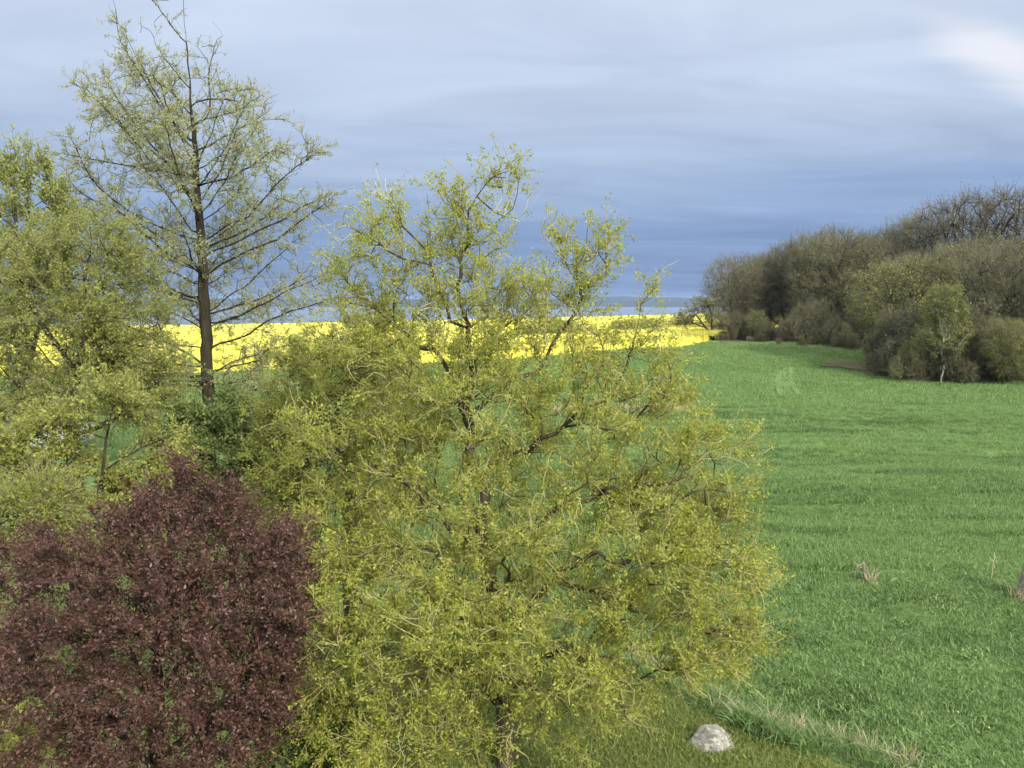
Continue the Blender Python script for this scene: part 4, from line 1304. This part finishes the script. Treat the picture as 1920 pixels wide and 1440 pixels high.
def weed(px, py, h, label, seed):
    base = gpoint(px, py)
    r = np.random.default_rng(seed)
    t_ = thing('dead_weed', label, 'weed', base)
    P = np.array([[[0, 0, 0], [0.01, 0, h * 0.35], [0.03, 0.01, h * 0.7], [0.05, 0.01, h]]])
    V, q = poly_tubes(P, np.array([[0.008, 0.007, 0.006, 0.004]]), 5)
    link('stem', mesh_np('stem', V, [q], M['straw_solid']), t_)
    st = np.stack([np.linspace(0.03, 0.05, 7), np.zeros(7), np.linspace(h * 0.7, h * 0.98, 7)], 1)
    tw = twig_lines(st, np.stack([r.normal(size=7), r.normal(size=7), np.full(7, 0.6)], 1), np.full(7, 0.13), 3, 0.2, -0.1, r)
    V, q = poly_tubes(tw, np.full((7, 4), 0.005), 4)
    link('side_shoots', mesh_np('side_shoots', V, [q], M['straw_solid']), t_)


M['straw_solid'] = solid_mat('straw_solid', [(0.3, (0.36, 0.34, 0.18)), (0.7, (0.55, 0.52, 0.33))], 6, 0.9)
weed(1858, 1092, 0.55, 'tall pale dead weed stalk left of the brown stump', 81)
weed(1602, 1088, 0.36, 'thin pale dry stem just left of the short wooden post', 82)

for i, (px, py, lab) in enumerate(((1690, 1180, 'leafy weed clump in mid meadow below the post'), (1818, 1236, 'pale leafy weed clump in the meadow below the stump'), (1830, 1372, 'dark leafy weed clump near the bottom right corner'),
                                   (1760, 1135, 'small weed clump between the post and the stump'))):
    base = gpoint(px, py)
    r = np.random.default_rng(90 + i)
    t_ = thing('weed_clump', lab, 'weed', base)
    n = 90
    a = r.uniform(0, 6.28, n)
    c = np.stack([r.normal(size=n) * 0.13, r.normal(size=n) * 0.10, r.uniform(0, 0.05, n)], 1)
    V, q = leaf_quads(c, np.stack([np.cos(a), np.sin(a), r.uniform(0.3, 1.2, n)], 1), r.uniform(0.09, 0.17, n), r.uniform(0.03, 0.055, n), r)
    link('leaves', mesh_np('leaves', V, [q], M['blade_dark'] if i != 1 else M['blade'], np.repeat(r.random(n), 4)), t_, 'stuff')
    V, q = leaf_quads(c[:10] + [0, 0, 0.1], r.normal(size=(10, 3)), r.uniform(0.03, 0.06, 10), r.uniform(0.02, 0.03, 10), r)
    link('dry_leaves', mesh_np('dry_leaves', V, [q], M['straw'], np.repeat(r.random(10), 4)), t_, 'stuff')

# ------------------------------------------------------------------ white shed behind the left trees
def box(name, x0, x1, y0, y1, z0, z1, mat, parent):
    V = np.array([(x, y, z_) for x in (x0, x1) for y in (y0, y1) for z_ in (z0, z1)], float)
    q = np.array([[0, 1, 3, 2], [4, 6, 7, 5], [0, 4, 5, 1], [2, 3, 7, 6], [0, 2, 6, 4], [1, 5, 7, 3]])
    return link(name, mesh_np(name, V, [q], mat), parent)


M['white_wall'] = solid_mat('white_wall', [(0.3, (0.70, 0.70, 0.67)), (0.7, (0.80, 0.80, 0.78))], 3, 0.8)
M['roof_grey'] = solid_mat('roof_grey', [(0.3, (0.10, 0.10, 0.10)), (0.7, (0.16, 0.15, 0.15))], 5, 0.8)
M['glass_dark'] = solid_mat('glass_dark', [(0.3, (0.03, 0.035, 0.04)), (0.7, (0.05, 0.055, 0.06))], 2, 0.15, spec=0.5)
hb = at(70, 850, 33.0)
hg = float(ground(hb[0], 33.0))
t = thing('shed', 'small white-walled shed glimpsed through the trees at the left', 'shed', (hb[0], 33.0, hg))
box('wall', -1.3, 1.3, 0, 2.2, -0.4, 1.35, M['white_wall'], t)
V = np.array([(-1.5, -0.2, 1.35), (1.5, -0.2, 1.35), (1.5, 2.4, 1.35), (-1.5, 2.4, 1.35), (-1.5, 1.1, 1.95), (1.5, 1.1, 1.95)])
link('roof', mesh_np('roof', V, [np.array([[0, 1, 5, 4], [2, 3, 4, 5], [0, 3, 2, 1]]), np.array([[0, 4, 3], [1, 2, 5]])], M['roof_grey']), t)
w_ = box('window', -0.25, 0.25, -0.03, 0.0, 0.5, 1.05, M['white_wall'], t)
box('pane', -0.2, 0.2, -0.04, -0.031, 0.55, 1.0, M['glass_dark'], w_)

# ------------------------------------------------------------------ the air
m, b = new_mat('haze')
vol = b.n('ShaderNodeVolumePrincipled', {'Color': (0.45, 0.64, 1.0, 1), 'Density': 0.00008, 'Anisotropy': 0.0})
b.n('ShaderNodeOutputMaterial', {'Volume': vol.outputs[0]})
hz = box('haze', -9300, 9300, -60, 5600, -38, 20, m, None)
hz['kind'] = 'stuff'
hz['label'] = 'thin pale blue haze over the far shore'
hz['category'] = 'haze'
